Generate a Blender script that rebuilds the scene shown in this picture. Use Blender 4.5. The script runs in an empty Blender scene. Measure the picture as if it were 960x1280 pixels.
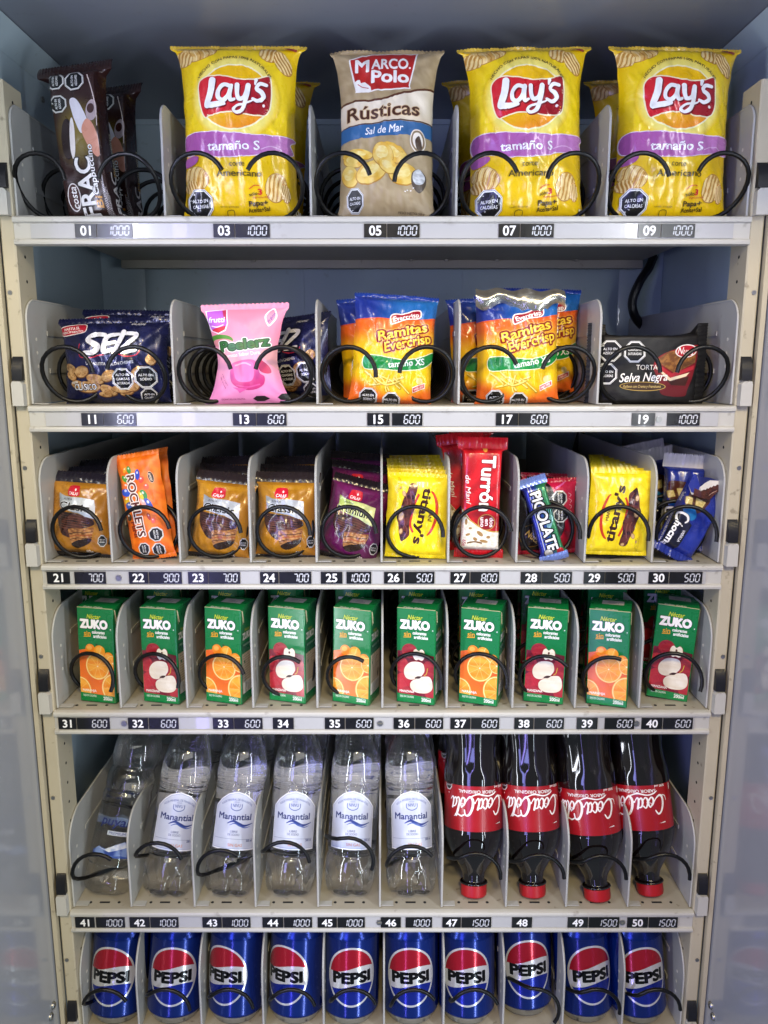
import bpy, math, random
import numpy as np
from mathutils import Vector, Euler
from mathutils.geometry import tessellate_polygon

PI = math.pi
scene = bpy.context.scene
COL = scene.collection

# ------------------------------------------------------------------ camera, world, lamps, exposure
PITCH, FPX, PX0, CAM_Y, CAM_Z = math.radians(10.7), 980.0, 477.5, -0.825, 1.45
camd = bpy.data.cameras.new("camera")
cam = bpy.data.objects.new("camera", camd)
COL.objects.link(cam)
cam.location = (0, CAM_Y, CAM_Z)
cam.rotation_euler = (PI / 2 - PITCH, 0, 0)
camd.sensor_fit = 'VERTICAL'
camd.sensor_height = 24.0
camd.lens = FPX / 1280 * 24.0
camd.shift_x = (480 - PX0) / 1280
camd.clip_start = 0.02
camd.clip_end = 60
scene.camera = cam

world = bpy.data.worlds.new("World")
scene.world = world
world.use_nodes = True
world.node_tree.nodes["Background"].inputs[0].default_value = (0.56, 0.68, 0.78, 1)
world.node_tree.nodes["Background"].inputs[1].default_value = 0.34


def lamp(name, loc, target, sx, sy, power, col):
    d = bpy.data.lights.new(name, 'AREA')
    d.shape = 'RECTANGLE'
    d.size, d.size_y, d.energy, d.color = sx, sy, power, col
    o = bpy.data.objects.new(name, d)
    COL.objects.link(o)
    o.location = loc
    o.rotation_euler = (Vector(target) - Vector(loc)).to_track_quat('-Z', 'Y').to_euler()
    return o


# the shop's ceiling light, two lit tubes in the room behind the camera and the tubes in the door frame
lamp("shop_ceiling_light", (0.35, -2.2, 2.75), (0, 0, 1.2), 2.2, 0.8, 20, (1.0, 0.97, 0.90))
lamp("warm_shop_spot", (0.05, -1.6, 2.45), (0, 0, 1.0), 0.26, 0.18, 22, (1.0, 0.76, 0.36))
lamp("violet_tube", (-0.74, -2.2, 0.75), (-0.2, 0, 0.75), 0.05, 2.9, 10, (0.36, 0.30, 1.0))
lamp("violet_screen", (-1.05, -2.25, 1.55), (-0.1, 0, 1.4), 0.36, 1.1, 14, (0.34, 0.36, 1.0))
lamp("white_tube", (1.05, -1.8, 0.35), (0.2, 0, 0.6), 0.07, 1.7, 11, (0.75, 0.88, 1.0))
lamp("door_tube_left", (-0.42, -0.42, 1.35), (0.1, 0.1, 1.15), 0.03, 1.3, 4.5, (0.86, 0.90, 1.0))
lamp("door_tube_right", (0.42, -0.42, 1.35), (-0.1, 0.1, 1.15), 0.03, 1.3, 4.5, (0.90, 0.94, 1.0))

scene.view_settings.view_transform = 'Standard'
scene.view_settings.look = 'None'
scene.view_settings.exposure = -0.14
scene.view_settings.gamma = 1.0
scene.cycles.use_denoising = True
scene.cycles.max_bounces = 12
scene.cycles.transmission_bounces = 12
scene.cycles.caustics_reflective = False
scene.cycles.caustics_refractive = True
scene.cycles.sample_clamp_indirect = 6


# ------------------------------------------------------------------ measuring helpers
def at(px, py, Y):
    """real X, Z of what shows at a pixel of the photograph, Y metres behind the tray fronts"""
    a = math.atan((py - 640) / FPX) + PITCH
    d = (Y - CAM_Y) * math.cos(a - PITCH) / math.cos(a)
    return (px - PX0) * d / FPX, CAM_Z - (Y - CAM_Y) * math.tan(a)


def xat(px, Y, Z):
    """real X of a pixel column for a point at depth Y and height Z"""
    a = math.atan((CAM_Z - Z) / (Y - CAM_Y))
    d = (Y - CAM_Y) * math.cos(a - PITCH) / math.cos(a)
    return (px - PX0) * d / FPX


def C(h):
    h = h.lstrip('#')
    v = [int(h[i:i + 2], 16) / 255 for i in (0, 2, 4)]
    return np.array([x / 12.92 if x <= .04045 else ((x + .055) / 1.055) ** 2.4 for x in v])


def hash2(i, j, seed):
    n = np.sin(i * 127.1 + j * 311.7 + seed * 74.7) * 43758.5453
    return n - np.floor(n)


def vnoise(x, y, seed=0):
    i, j = np.floor(x), np.floor(y)
    f, g = x - i, y - j
    f, g = f * f * (3 - 2 * f), g * g * (3 - 2 * g)
    a, b = hash2(i, j, seed), hash2(i + 1, j, seed)
    c, d = hash2(i, j + 1, seed), hash2(i + 1, j + 1, seed)
    return (a * (1 - f) + b * f) * (1 - g) + (c * (1 - f) + d * f) * g


def fbm(x, y, seed=0, o=3):
    s, a = 0, .5
    for k in range(o):
        s = s + a * (vnoise(x * 2 ** k, y * 2 ** k, seed + k * 9) - .5) * 2
        a *= .5
    return s


# ------------------------------------------------------------------ materials
MATS = {}


def nodes_of(name):
    m = bpy.data.materials.new(name)
    m.use_nodes = True
    nt = m.node_tree
    return m, nt, nt.nodes["Principled BSDF"]


def painted(name, col, rough=.4, spec=.5, vary=.06, scale=18, metallic=0, bump=0.0, coat=0, fleck=0.0):
    if name in MATS:
        return MATS[name]
    m, nt, b = nodes_of(name)
    tc = nt.nodes.new("ShaderNodeTexCoord")
    n = nt.nodes.new("ShaderNodeTexNoise")
    n.inputs["Scale"].default_value = scale
    n.inputs["Detail"].default_value = 5
    nt.links.new(tc.outputs["Object"], n.inputs["Vector"])
    r = nt.nodes.new("ShaderNodeValToRGB")
    c = C(col) if isinstance(col, str) else np.array(col)
    r.color_ramp.elements[0].position, r.color_ramp.elements[1].position = .3, .72
    r.color_ramp.elements[0].color = (*(c * (1 - vary)), 1)
    r.color_ramp.elements[1].color = (*np.minimum(c * (1 + vary), 1), 1)
    nt.links.new(n.outputs["Fac"], r.inputs["Fac"])
    src = r.outputs["Color"]
    if fleck:      # worn specks and dirt with a shape of their own
        n2 = nt.nodes.new("ShaderNodeTexNoise")
        n2.inputs["Scale"].default_value = 90
        n2.inputs["Detail"].default_value = 3
        nt.links.new(tc.outputs["Object"], n2.inputs["Vector"])
        r2 = nt.nodes.new("ShaderNodeValToRGB")
        r2.color_ramp.elements[0].position, r2.color_ramp.elements[1].position = .66, .74
        r2.color_ramp.elements[0].color = (0, 0, 0, 1)
        r2.color_ramp.elements[1].color = (fleck,) * 3 + (1,)
        nt.links.new(n2.outputs["Fac"], r2.inputs["Fac"])
        mx = nt.nodes.new("ShaderNodeMixRGB")
        mx.inputs["Color2"].default_value = (*(C('#5a4c38')), 1)
        nt.links.new(r2.outputs["Color"], mx.inputs["Fac"])
        nt.links.new(src, mx.inputs["Color1"])
        src = mx.outputs["Color"]
    nt.links.new(src, b.inputs["Base Color"])
    mr = nt.nodes.new("ShaderNodeMapRange")
    mr.inputs["To Min"].default_value = max(.02, rough - .07)
    mr.inputs["To Max"].default_value = rough + .09
    nt.links.new(n.outputs["Fac"], mr.inputs["Value"])
    nt.links.new(mr.outputs["Result"], b.inputs["Roughness"])
    b.inputs["Metallic"].default_value = metallic
    b.inputs["Specular IOR Level"].default_value = spec
    b.inputs["Coat Weight"].default_value = coat
    if bump:
        bp = nt.nodes.new("ShaderNodeBump")
        bp.inputs["Strength"].default_value = bump
        bp.inputs["Distance"].default_value = .001
        nt.links.new(n.outputs["Fac"], bp.inputs["Height"])
        nt.links.new(bp.outputs["Normal"], b.inputs["Normal"])
    MATS[name] = m
    return m


def printed(name, rough=.3, metallic=0.0, coat=0.0, bump=.15, scale=60, spec=.5, stretch=(1, 1, 1)):
    """a printed surface: ink colour from the mesh's print attribute, crinkle from noise"""
    if name in MATS:
        return MATS[name]
    m, nt, b = nodes_of(name)
    a = nt.nodes.new("ShaderNodeAttribute")
    a.attribute_name = "print"
    nt.links.new(a.outputs["Color"], b.inputs["Base Color"])
    tc = nt.nodes.new("ShaderNodeTexCoord")
    mp = nt.nodes.new("ShaderNodeMapping")
    mp.inputs["Scale"].default_value = stretch
    nt.links.new(tc.outputs["Object"], mp.inputs["Vector"])
    n = nt.nodes.new("ShaderNodeTexNoise")
    n.inputs["Scale"].default_value = scale
    n.inputs["Detail"].default_value = 4
    n.inputs["Distortion"].default_value = 1.2
    nt.links.new(mp.outputs["Vector"], n.inputs["Vector"])
    mr = nt.nodes.new("ShaderNodeMapRange")
    mr.inputs["To Min"].default_value = max(.03, rough - .1)
    mr.inputs["To Max"].default_value = rough + .12
    nt.links.new(n.outputs["Fac"], mr.inputs["Value"])
    nt.links.new(mr.outputs["Result"], b.inputs["Roughness"])
    b.inputs["Metallic"].default_value = metallic
    b.inputs["Coat Weight"].default_value = coat
    b.inputs["Coat Roughness"].default_value = .12
    b.inputs["Specular IOR Level"].default_value = spec
    if bump:
        bp = nt.nodes.new("ShaderNodeBump")
        bp.inputs["Strength"].default_value = bump
        bp.inputs["Distance"].default_value = .002
        nt.links.new(n.outputs["Fac"], bp.inputs["Height"])
        nt.links.new(bp.outputs["Normal"], b.inputs["Normal"])
    MATS[name] = m
    return m


def clear(name, col, ior, rough=.0):
    if name in MATS:
        return MATS[name]
    m, nt, b = nodes_of(name)
    b.inputs["Base Color"].default_value = (*col, 1)
    b.inputs["Transmission Weight"].default_value = 1
    b.inputs["IOR"].default_value = ior
    b.inputs["Roughness"].default_value = rough
    b.inputs["Coat Weight"].default_value = 1
    b.inputs["Coat IOR"].default_value = 1.6
    # thin clear plastic: part of the light goes straight through the wall
    t = nt.nodes.new("ShaderNodeBsdfTransparent")
    t.inputs["Color"].default_value = (*[min(1, c + .03) for c in col], 1)
    mx = nt.nodes.new("ShaderNodeMixShader")
    mx.inputs["Fac"].default_value = .30
    nt.links.new(b.outputs["BSDF"], mx.inputs[1])
    nt.links.new(t.outputs["BSDF"], mx.inputs[2])
    nt.links.new(mx.outputs["Shader"], nt.nodes["Material Output"].inputs["Surface"])
    MATS[name] = m
    return m


M_FILM = printed("printed_film", .27, bump=.42, scale=44, coat=.4)
M_MATTE = printed("printed_matte_film", .42, bump=.28, scale=42)
M_DARK = printed("printed_dark_film", .5, bump=.16, scale=42, spec=.3)
M_FOIL = printed("printed_foil", .26, metallic=.3, bump=.35, scale=60, coat=.3)
M_CARD = printed("printed_card", .27, bump=.02, scale=30, coat=.3)
M_CAN = printed("printed_can", .19, metallic=.55, bump=.0, coat=.4, scale=20)
M_LABEL = printed("printed_label", .3, bump=.03, scale=40, coat=.2)
M_TAG = printed("printed_tag", .3, bump=0, coat=.2)
M_WHITE = painted("cream_powder_coat", '#bdbbb3', .36, vary=.05, fleck=.3)
M_DECK = painted("deck_powder_coat", '#a8a294', .42, vary=.09, fleck=.5, scale=11)
M_DIV = painted("divider_powder_coat", '#aeaeaa', .38, vary=.06, fleck=.25)
M_RAIL = painted("cream_upright_paint", '#b9b098', .38, vary=.08, scale=9, fleck=.5)
M_WALL = painted("blue_grey_liner", '#b2c3cc', .32, vary=.12, scale=5, coat=.2, fleck=.15)
M_CEIL = painted("dark_liner", '#858a96', .30, vary=.10, scale=4, coat=.2, fleck=.12)
M_JAMB = painted("grey_glossy_jamb", '#9fa1a6', .16, vary=.04, scale=6, coat=.35)
M_COIL = painted("black_coil_plastic", '#070708', .36, spec=.35, vary=.3, scale=40)
M_BLACK = painted("black_plastic", '#121216', .4, vary=.15)
M_STRIP = painted("label_channel_plastic", '#b2b2b2', .22, vary=.03, coat=.5, fleck=.15)
M_STEEL = painted("screw_steel", '#9b9b98', .3, metallic=.9, vary=.1)
M_HOLE = painted("punched_hole_dark", '#15171b', .8, vary=.1)
M_SLIT = painted("punched_hole_light", '#dcd8cc', .5, vary=.03)
M_PET = clear("clear_bottle_water", (.985, .99, 1.0), 1.42)
M_COLA = painted("cola_in_bottle", (.006, .004, .004), .05, vary=.1, coat=.5)
M_REDCAP = painted("red_cap_plastic", '#a30e18', .38, vary=.05)
M_BLUECAP = painted("blue_cap_plastic", '#1c4fa5', .38, vary=.05)
M_CANMETAL = painted("bare_can_metal", '#b8bcc0', .28, metallic=1, vary=.05)


# ------------------------------------------------------------------ objects
def link(name, me, parent=None, mat=None):
    o = bpy.data.objects.new(name, me)
    COL.objects.link(o)
    if parent is not None:
        o.parent = parent
    if mat is not None:
        me.materials.append(mat)
    return o


def thing(name, label, cat, loc=(0, 0, 0), rot=(0, 0, 0), group=None):
    o = bpy.data.objects.new(name, None)
    o.empty_display_size = .01
    COL.objects.link(o)
    o.location, o.rotation_euler = loc, rot
    o['label'], o['category'] = label, cat
    if group:
        o['group'] = group
    return o


def dup(root, label, loc, rot, group=None):
    """a copy of a thing, its parts and their sub-parts; copies share mesh data"""
    r = root.copy()
    COL.objects.link(r)
    r.location, r.rotation_euler = loc, rot
    r['label'] = label
    if group:
        r['group'] = group
    for ch in list(root.children):
        c = ch.copy()
        COL.objects.link(c)
        c.parent = r
        for g in list(ch.children):
            d = g.copy()
            COL.objects.link(d)
            d.parent = c
    return r


class MB:
    """collects plain shapes and links them as one mesh object"""

    def __init__(s):
        s.v, s.f, s.m, s.mi = [], [], [], 0

    def add(s, vs, fs):
        b = len(s.v)
        s.m += [s.mi] * len(fs)
        s.v += [tuple(map(float, q)) for q in vs]
        s.f += [tuple(b + i for i in q) for q in fs]
        return s

    def box(s, x0, x1, y0, y1, z0, z1):
        v = [(x, y, z) for x in (x0, x1) for y in (y0, y1) for z in (z0, z1)]
        return s.add(v, [(0, 1, 3, 2), (4, 6, 7, 5), (0, 4, 5, 1), (2, 3, 7, 6), (0, 2, 6, 4), (1, 5, 7, 3)])

    def prism(s, pts, axis, a, b):
        """extrude a 2D outline along an axis: pts are the two other coordinates in x,y,z order"""
        n = len(pts)

        def mk(p, t):
            q = list(p)
            q.insert(axis, t)
            return q
        v = [mk(p, a) for p in pts] + [mk(p, b) for p in pts]
        f = [(i, (i + 1) % n, n + (i + 1) % n, n + i) for i in range(n)]
        tr = tessellate_polygon([[Vector((p[0], p[1], 0)) for p in pts]])
        f += [tuple(t) for t in tr] + [tuple(n + i for i in reversed(t)) for t in tr]
        return s.add(v, f)

    def tube(s, pts, r, n=8, caps=True):
        P = [Vector(p) for p in pts]
        v, f, up = [], [], Vector((0, 0, 1))
        for i, p in enumerate(P):
            t = (P[min(i + 1, len(P) - 1)] - P[max(i - 1, 0)]).normalized()
            if i == 0:
                u = t.cross(up if abs(t.z) < .9 else Vector((1, 0, 0))).normalized()
            else:
                u = (u - t * u.dot(t)).normalized()
            w = t.cross(u)
            for k in range(n):
                a = 2 * PI * k / n
                v.append(p + u * (r * math.cos(a)) + w * (r * math.sin(a)))
        for i in range(len(P) - 1):
            for k in range(n):
                f.append((i * n + k, i * n + (k + 1) % n, (i + 1) * n + (k + 1) % n, (i + 1) * n + k))
        if caps:
            f += [tuple(reversed(range(n))), tuple(range((len(P) - 1) * n, len(P) * n))]
        return s.add(v, f)

    def lathe(s, prof, n=40, mod=None):
        v, f = [], []
        for r, z in prof:
            for k in range(n):
                a = 2 * PI * k / n
                rr = r * (mod(a, z) if mod else 1)
                v.append((rr * math.cos(a), rr * math.sin(a), z))
        for i in range(len(prof) - 1):
            for k in range(n):
                f.append((i * n + k, i * n + (k + 1) % n, (i + 1) * n + (k + 1) % n, (i + 1) * n + k))
        f += [tuple(reversed(range(n))), tuple(range((len(prof) - 1) * n, len(prof) * n))]
        return s.add(v, f)

    def disc(s, c, nrm, r, n=14, t=.0004):
        nrm = Vector(nrm).normalized()
        u = nrm.orthogonal().normalized()
        w = nrm.cross(u)
        c = Vector(c)
        v = [c + u * (r * math.cos(2 * PI * k / n)) + w * (r * math.sin(2 * PI * k / n)) for k in range(n)]
        v2 = [p + nrm * t for p in v]
        return s.add(v + v2, [tuple(range(n, 2 * n))] + [(i, (i + 1) % n, n + (i + 1) % n, n + i) for i in range(n)])

    def mesh(s, name, smooth=35):
        me = bpy.data.meshes.new(name)
        me.from_pydata(s.v, [], s.f)
        me.polygons.foreach_set('material_index', s.m)
        import bmesh
        bm = bmesh.new()
        bm.from_mesh(me)
        bmesh.ops.recalc_face_normals(bm, faces=bm.faces)
        bm.to_mesh(me)
        bm.free()
        if smooth:
            me.shade_smooth()
            me.set_sharp_from_angle(angle=math.radians(smooth))
        return me

    def build(s, name, mat, parent=None, smooth=35):
        o = link(name, s.mesh(name, smooth), parent)
        for m in (mat if isinstance(mat, (list, tuple)) else [mat]):
            o.data.materials.append(m)
        return o


# ------------------------------------------------------------------ flat artwork laid on surfaces
GLYPH = {}


def glyphs(s, bold):
    """filled outline of a word; bold thickens it with round-cornered ribbons along the outline"""
    k = (s, round(bold, 3))
    if k not in GLYPH:
        cu = bpy.data.curves.new('glyph', 'FONT')
        cu.body, cu.resolution_u = s, 3
        o = bpy.data.objects.new('glyph', cu)
        me = o.to_mesh()
        v = np.array([p.co[:2] for p in me.vertices]).reshape(-1, 2)
        f = np.array([p.vertices[:] for p in me.polygons], dtype=int).reshape(-1, 3)
        o.to_mesh_clear()
        bpy.data.objects.remove(o)
        bpy.data.curves.remove(cu)
        cls = np.zeros(len(f), int)
        if bold > 0 and len(f):
            _, inv = np.unique(np.round(v, 4), axis=0, return_inverse=True)
            inv = inv.ravel()
            e = np.concatenate([f[:, [0, 1]], f[:, [1, 2]], f[:, [2, 0]]])
            key = np.sort(inv[e], 1)
            _, first, cnt = np.unique(key, axis=0, return_index=True, return_counts=True)
            e = e[first[cnt == 1]]
            p, q = v[e[:, 0]], v[e[:, 1]]
            d = q - p
            d /= np.linalg.norm(d, axis=1)[:, None] + 1e-9
            n = np.stack([-d[:, 1], d[:, 0]], 1) * bold
            m = len(v)
            V = [v, p + n, p - n, q - n, q + n]
            k4 = m + np.arange(len(e))
            L = len(e)
            par_ = 1 + np.arange(L) % 2
            K = [cls, par_, par_]
            F = [f, np.stack([k4, k4 + L, k4 + 2 * L], 1), np.stack([k4, k4 + 2 * L, k4 + 3 * L], 1)]
            m += 4 * L
            if bold > .012:
                c = v[np.unique(e)]
                sides = 6 if bold < .05 else 8
                an = np.arange(sides) * 2 * PI / sides
                ring = c[:, None] + bold * np.stack([np.cos(an), np.sin(an)], 1)[None]
                V.append(ring.reshape(-1, 2))
                b0 = m + np.arange(len(c)) * sides
                F += [np.stack([b0, b0 + i, b0 + i + 1], 1) for i in range(1, sides - 1)]
                K += [3 + np.arange(len(c)) % 3] * (sides - 2)
            v, f, cls = np.concatenate(V), np.concatenate(F), np.concatenate(K)
        GLYPH[k] = (v, f, cls)
    return GLYPH[k]


CAP = glyphs('H', 0)[0][:, 1].max()


def spline(pts, closed=False, n=8):
    p = np.array(pts, float)
    m = len(p)
    out = []
    for i in range(m if closed else m - 1):
        g = (lambda k: p[k % m]) if closed else (lambda k: p[min(max(k, 0), m - 1)])
        a, b, c, d = g(i - 1), g(i), g(i + 1), g(i + 2)
        for t in np.arange(n) / n:
            out.append(.5 * (2 * b + (c - a) * t + (2 * a - 5 * b + 4 * c - d) * t * t + (3 * b - a - 3 * c + d) * t ** 3))
    if not closed:
        out.append(p[-1])
    return np.array(out)


class Art:
    """flat drawing in pixels of an enlarged crop (y down); kept as triangles in millimetres (y up)"""

    def __init__(s, px0, py0, k, ang=0.0, kx=1.0, shift=(0, 0)):
        s.o, s.k, s.kx, s.items, s.sh = (px0, py0), k, kx, [], shift
        s.c, s.s = math.cos(math.radians(ang)), math.sin(math.radians(ang))

    def mm(s, p):
        p = np.asarray(p, float)
        x, y = (p[..., 0] - s.o[0]) * s.k, (s.o[1] - p[..., 1]) * s.k
        return np.stack([(x * s.c - y * s.s) * s.kx + s.sh[0], x * s.s + y * s.c + s.sh[1]], -1)

    def px(s, x, y):
        x, y = (x - s.sh[0]) / s.kx, y - s.sh[1]
        x, y = x * s.c + y * s.s, -x * s.s + y * s.c
        return x / s.k + s.o[0], s.o[1] - y / s.k

    def tri(s, t, col, cls=None):
        t = s.mm(t)
        e1, e2 = t[:, 1] - t[:, 0], t[:, 2] - t[:, 0]
        ar = e1[:, 0] * e2[:, 1] - e1[:, 1] * e2[:, 0]
        t[ar < 0] = t[ar < 0][:, ::-1]
        col = C(col) if isinstance(col, str) else col
        ok = np.abs(ar) > 1e-7
        k = s.items[-1][2] + 1 if s.items else 0
        # overlapping strips of one word get planes a micron apart
        for q in ([0] if cls is None else np.unique(cls)):
            m = ok if cls is None else ok & (cls == q)
            s.items.append((t[m], col, k, q * 1e-6))

    def P(s, pts, col, smooth=False):
        pts = spline(pts, True, 6) if smooth else np.array(pts, float)
        tr = tessellate_polygon([[Vector((a, b, 0)) for a, b in pts]])
        s.tri(pts[np.array([list(t) for t in tr])], col)

    def E(s, cx, cy, rx, ry, col, rot=0, n=36, a0=0, a1=360):
        a = np.radians(np.linspace(a0, a1, n, endpoint=(a1 - a0) < 360))
        x, y = rx * np.cos(a), ry * np.sin(a)
        r = math.radians(rot)
        s.P(np.stack([cx + x * math.cos(r) - y * math.sin(r), cy + x * math.sin(r) + y * math.cos(r)], 1), col)

    def S(s, pts, w, col, closed=False, n=8, cap=True):
        """brush stroke along a curve; w = width or list of widths per control point"""
        p = spline(pts, closed, n)
        m = len(p)
        if np.isscalar(w):
            ws = np.full(m, float(w))
        else:
            ws = np.interp(np.linspace(0, len(w) - 1, m), np.arange(len(w)), w)
        if closed:
            p = np.vstack([p, p[:1]])
            ws = np.append(ws, ws[0])
            d = np.roll(p[:-1], -1, 0) - np.roll(p[:-1], 1, 0)
            d = np.vstack([d, d[:1]])
        else:
            d = np.gradient(p, axis=0)
        d /= np.linalg.norm(d, axis=1)[:, None] + 1e-9
        nn = np.stack([-d[:, 1], d[:, 0]], 1) * ws[:, None] / 2
        a, b = p + nn, p - nn
        t = np.concatenate([np.stack([a[:-1], b[:-1], b[1:]], 1), np.stack([a[:-1], b[1:], a[1:]], 1)])
        s.tri(t, col)
        if cap and not closed:
            s.E(*p[0], ws[0] / 2, ws[0] / 2, col, n=12)
            s.E(*p[-1], ws[-1] / 2, ws[-1] / 2, col, n=12)

    def T(s, txt, x, y, h, col, w=None, bold=0.0, shear=0.0, rot=0.0, arc=None, out=(), warp=None, flip=False):
        v0 = glyphs(txt, 0)[0]
        if not len(v0):
            return
        x0, x1 = v0[:, 0].min(), v0[:, 0].max()
        k = h / CAP
        sx = w / (x1 - x0) if w else k
        for off, cc in list(out) + [(bold * .68, col)]:
            v, f, cls = glyphs(txt, off)
            X = (v[:, 0] - (x0 + x1) / 2) * sx
            Yv = (v[:, 1] - CAP / 2) * k
            X = X + shear * Yv
            if arc:
                a = X / arc
                X, Yv = (arc + Yv) * np.sin(a), (arc + Yv) * np.cos(a) - arc
            if warp:
                X, Yv = warp(X, Yv)
            if flip:
                X, Yv = -X, -Yv
            r = math.radians(rot)
            c_, s_ = math.cos(r), math.sin(r)
            q = np.stack([x + X * c_ + Yv * s_, y - (-X * s_ + Yv * c_)], 1)
            s.tri(q[f], cc, cls)

    def OCT(s, cx, cy, r, lines=(), rot=0, sx=1.0, th=.16):
        a = np.radians(22.5 + 45 * np.arange(8) + rot)
        o = np.stack([np.cos(a) * sx, np.sin(a)], 1)
        s.P((cx, cy) + o * r, '#e9e9e6')
        s.P((cx, cy) + o * r * .955, '#15151a')
        s.P((cx, cy) + o * r * .925, '#e9e9e6')
        s.P((cx, cy) + o * r * (1 - th), '#101014')
        m = len(lines)
        for i, t in enumerate(lines):
            d = (i - (m - 1) / 2) * r * .36
            rr = math.radians(rot)
            s.T(t, cx - d * math.sin(rr), cy + d * math.cos(rr), r * .2, '#f0f0f0', w=r * 1.15 * sx * (1 if len(t) > 5 else .8), bold=.02, rot=rot)


def split_family(t, fn):
    """cut triangles (M,3,2) wherever fn(point) crosses a whole number"""
    done = []
    for _ in range(400):
        if not len(t):
            break
        q = fn(t)
        lo, hi = q.min(1), q.max(1)
        k = np.floor(lo + 1e-5) + 1
        cut = k < hi - 1e-5
        done.append(t[~cut])
        t, q, k = t[cut], q[cut], k[cut]
        if not len(t):
            break
        o = np.argsort(q, 1)
        par = np.array([1, -1, -1, 1, 1, -1])
        code = o[:, 0] * 3 + o[:, 1]
        sign = np.select([code == 1, code == 2, code == 3, code == 5, code == 6, code == 7], par)
        ts = np.take_along_axis(t, o[:, :, None], 1)
        qs = np.take_along_axis(q, o, 1)
        v0, v1, v2 = ts[:, 0], ts[:, 1], ts[:, 2]
        q0, q1, q2 = qs.T

        def mix(a, b, qa, qb):
            w = np.clip((k - qa) / np.where(np.abs(qb - qa) < 1e-12, 1, qb - qa), 0, 1)[:, None]
            return a * (1 - w) + b * w
        low = k <= q1          # the cut passes between v0 and v1
        e = mix(v0, v2, q0, q2)
        d = np.where(low[:, None], mix(v0, v1, q0, q1), mix(v1, v2, q1, q2))
        A = np.where(low[:, None, None], np.stack([v0, d, e], 1), np.stack([v0, v1, d], 1))
        B = np.where(low[:, None, None], np.stack([d, v1, v2], 1), np.stack([v0, d, e], 1))
        Cc = np.where(low[:, None, None], np.stack([d, v2, e], 1), np.stack([e, d, v2], 1))
        allt = np.concatenate([A, B, Cc])
        sg = np.concatenate([sign] * 3)
        allt[sg < 0] = allt[sg < 0][:, ::-1]
        e1, e2 = allt[:, 1] - allt[:, 0], allt[:, 2] - allt[:, 0]
        t = allt[np.abs(e1[:, 0] * e2[:, 1] - e1[:, 1] * e2[:, 0]) > 1e-8]
    return np.concatenate(done) if done else t


class Surf:
    """a printed sheet: flat x (-W/2..W/2), y (0..H) in mm on a triangulated grid of points in metres"""

    def __init__(s, P, W, H, hw=None):
        s.P, s.W, s.H, s.hw = P, W, H, hw
        s.ny, s.nx = P.shape[0] - 1, P.shape[1] - 1
        dx, dy = np.gradient(P, axis=1), np.gradient(P, axis=0)
        n = np.cross(dx, dy)
        s.N = n / (np.linalg.norm(n, axis=2)[..., None] + 1e-12)

    def uv(s, t):
        return (t[..., 0] + s.W / 2) / s.W * s.nx, t[..., 1] / s.H * s.ny

    def ev(s, G, t):
        fx, fy = s.uv(t)
        i = np.clip(np.floor(fx), 0, s.nx - 1).astype(int)
        j = np.clip(np.floor(fy), 0, s.ny - 1).astype(int)
        a, b = (fx - i)[..., None], (fy - j)[..., None]
        p00, p10, p01, p11 = G[j, i], G[j, i + 1], G[j + 1, i], G[j + 1, i + 1]
        return np.where(a + b <= 1, p00 + a * (p10 - p00) + b * (p01 - p00), p11 + (1 - a) * (p01 - p11) + (1 - b) * (p10 - p11))

    def base(s, col):
        xs = np.linspace(-s.W / 2, s.W / 2, s.nx + 1)
        ys = np.linspace(0, s.H, s.ny + 1)
        X, Y = np.meshgrid(xs, ys)
        g = np.stack([X, Y], -1)
        a, b, c, d = g[:-1, :-1], g[:-1, 1:], g[1:, :-1], g[1:, 1:]
        t = np.concatenate([np.stack([a, b, c], 2).reshape(-1, 3, 2), np.stack([b, d, c], 2).reshape(-1, 3, 2)])
        return (t, col)

    def tris(s, art, base, off=.00022, step=7e-6):
        """-> positions, normals, colours of all triangles"""
        items = []
        if base is not None:
            items.append((*s.base(base), 0))
        for t, c, n, sub_ in (art.items if art else []):
            items.append((t, c, off + n * step + sub_))
        Vs, Ns, Cs = [], [], []
        for t, c, o in items:
            if o:
                t = split_family(t, lambda q: s.uv(q)[1])
                if s.hw is not None:      # the sheet is wider at its ends: keep the drawing's own width
                    t = t.copy()
                    t[..., 0] /= s.hw(np.clip(t[..., 1] / s.H, 0, 1))
                t = split_family(t, lambda q: s.uv(q)[0])
                t = split_family(t, lambda q: sum(s.uv(q)))
                m = t.mean(1)
                t = t[(np.abs(m[:, 0]) < s.W / 2) & (m[:, 1] > 0) & (m[:, 1] < s.H)]
                if not len(t):
                    continue
            # evaluate just inside the triangle so that shared grid lines fall in the right cell
            tt = t + (t.mean(1)[:, None] - t) * 1e-4
            n_ = s.ev(s.N, tt)
            n_ /= np.linalg.norm(n_, axis=-1)[..., None] + 1e-12
            Vs.append(s.ev(s.P, tt) + n_ * o)
            Ns.append(n_)
            if callable(c):
                q = t.copy()
                if s.hw is not None:
                    q[..., 0] *= s.hw(np.clip(q[..., 1] / s.H, 0, 1))
                x, y = art.px(q[..., 0], q[..., 1]) if art else (q[..., 0], q[..., 1])
                cc = c(x, y)
            else:
                cc = np.broadcast_to(c, t.shape[:2] + (3,))
            Cs.append(cc)
        return np.concatenate(Vs), np.concatenate(Ns), np.concatenate(Cs)


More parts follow.
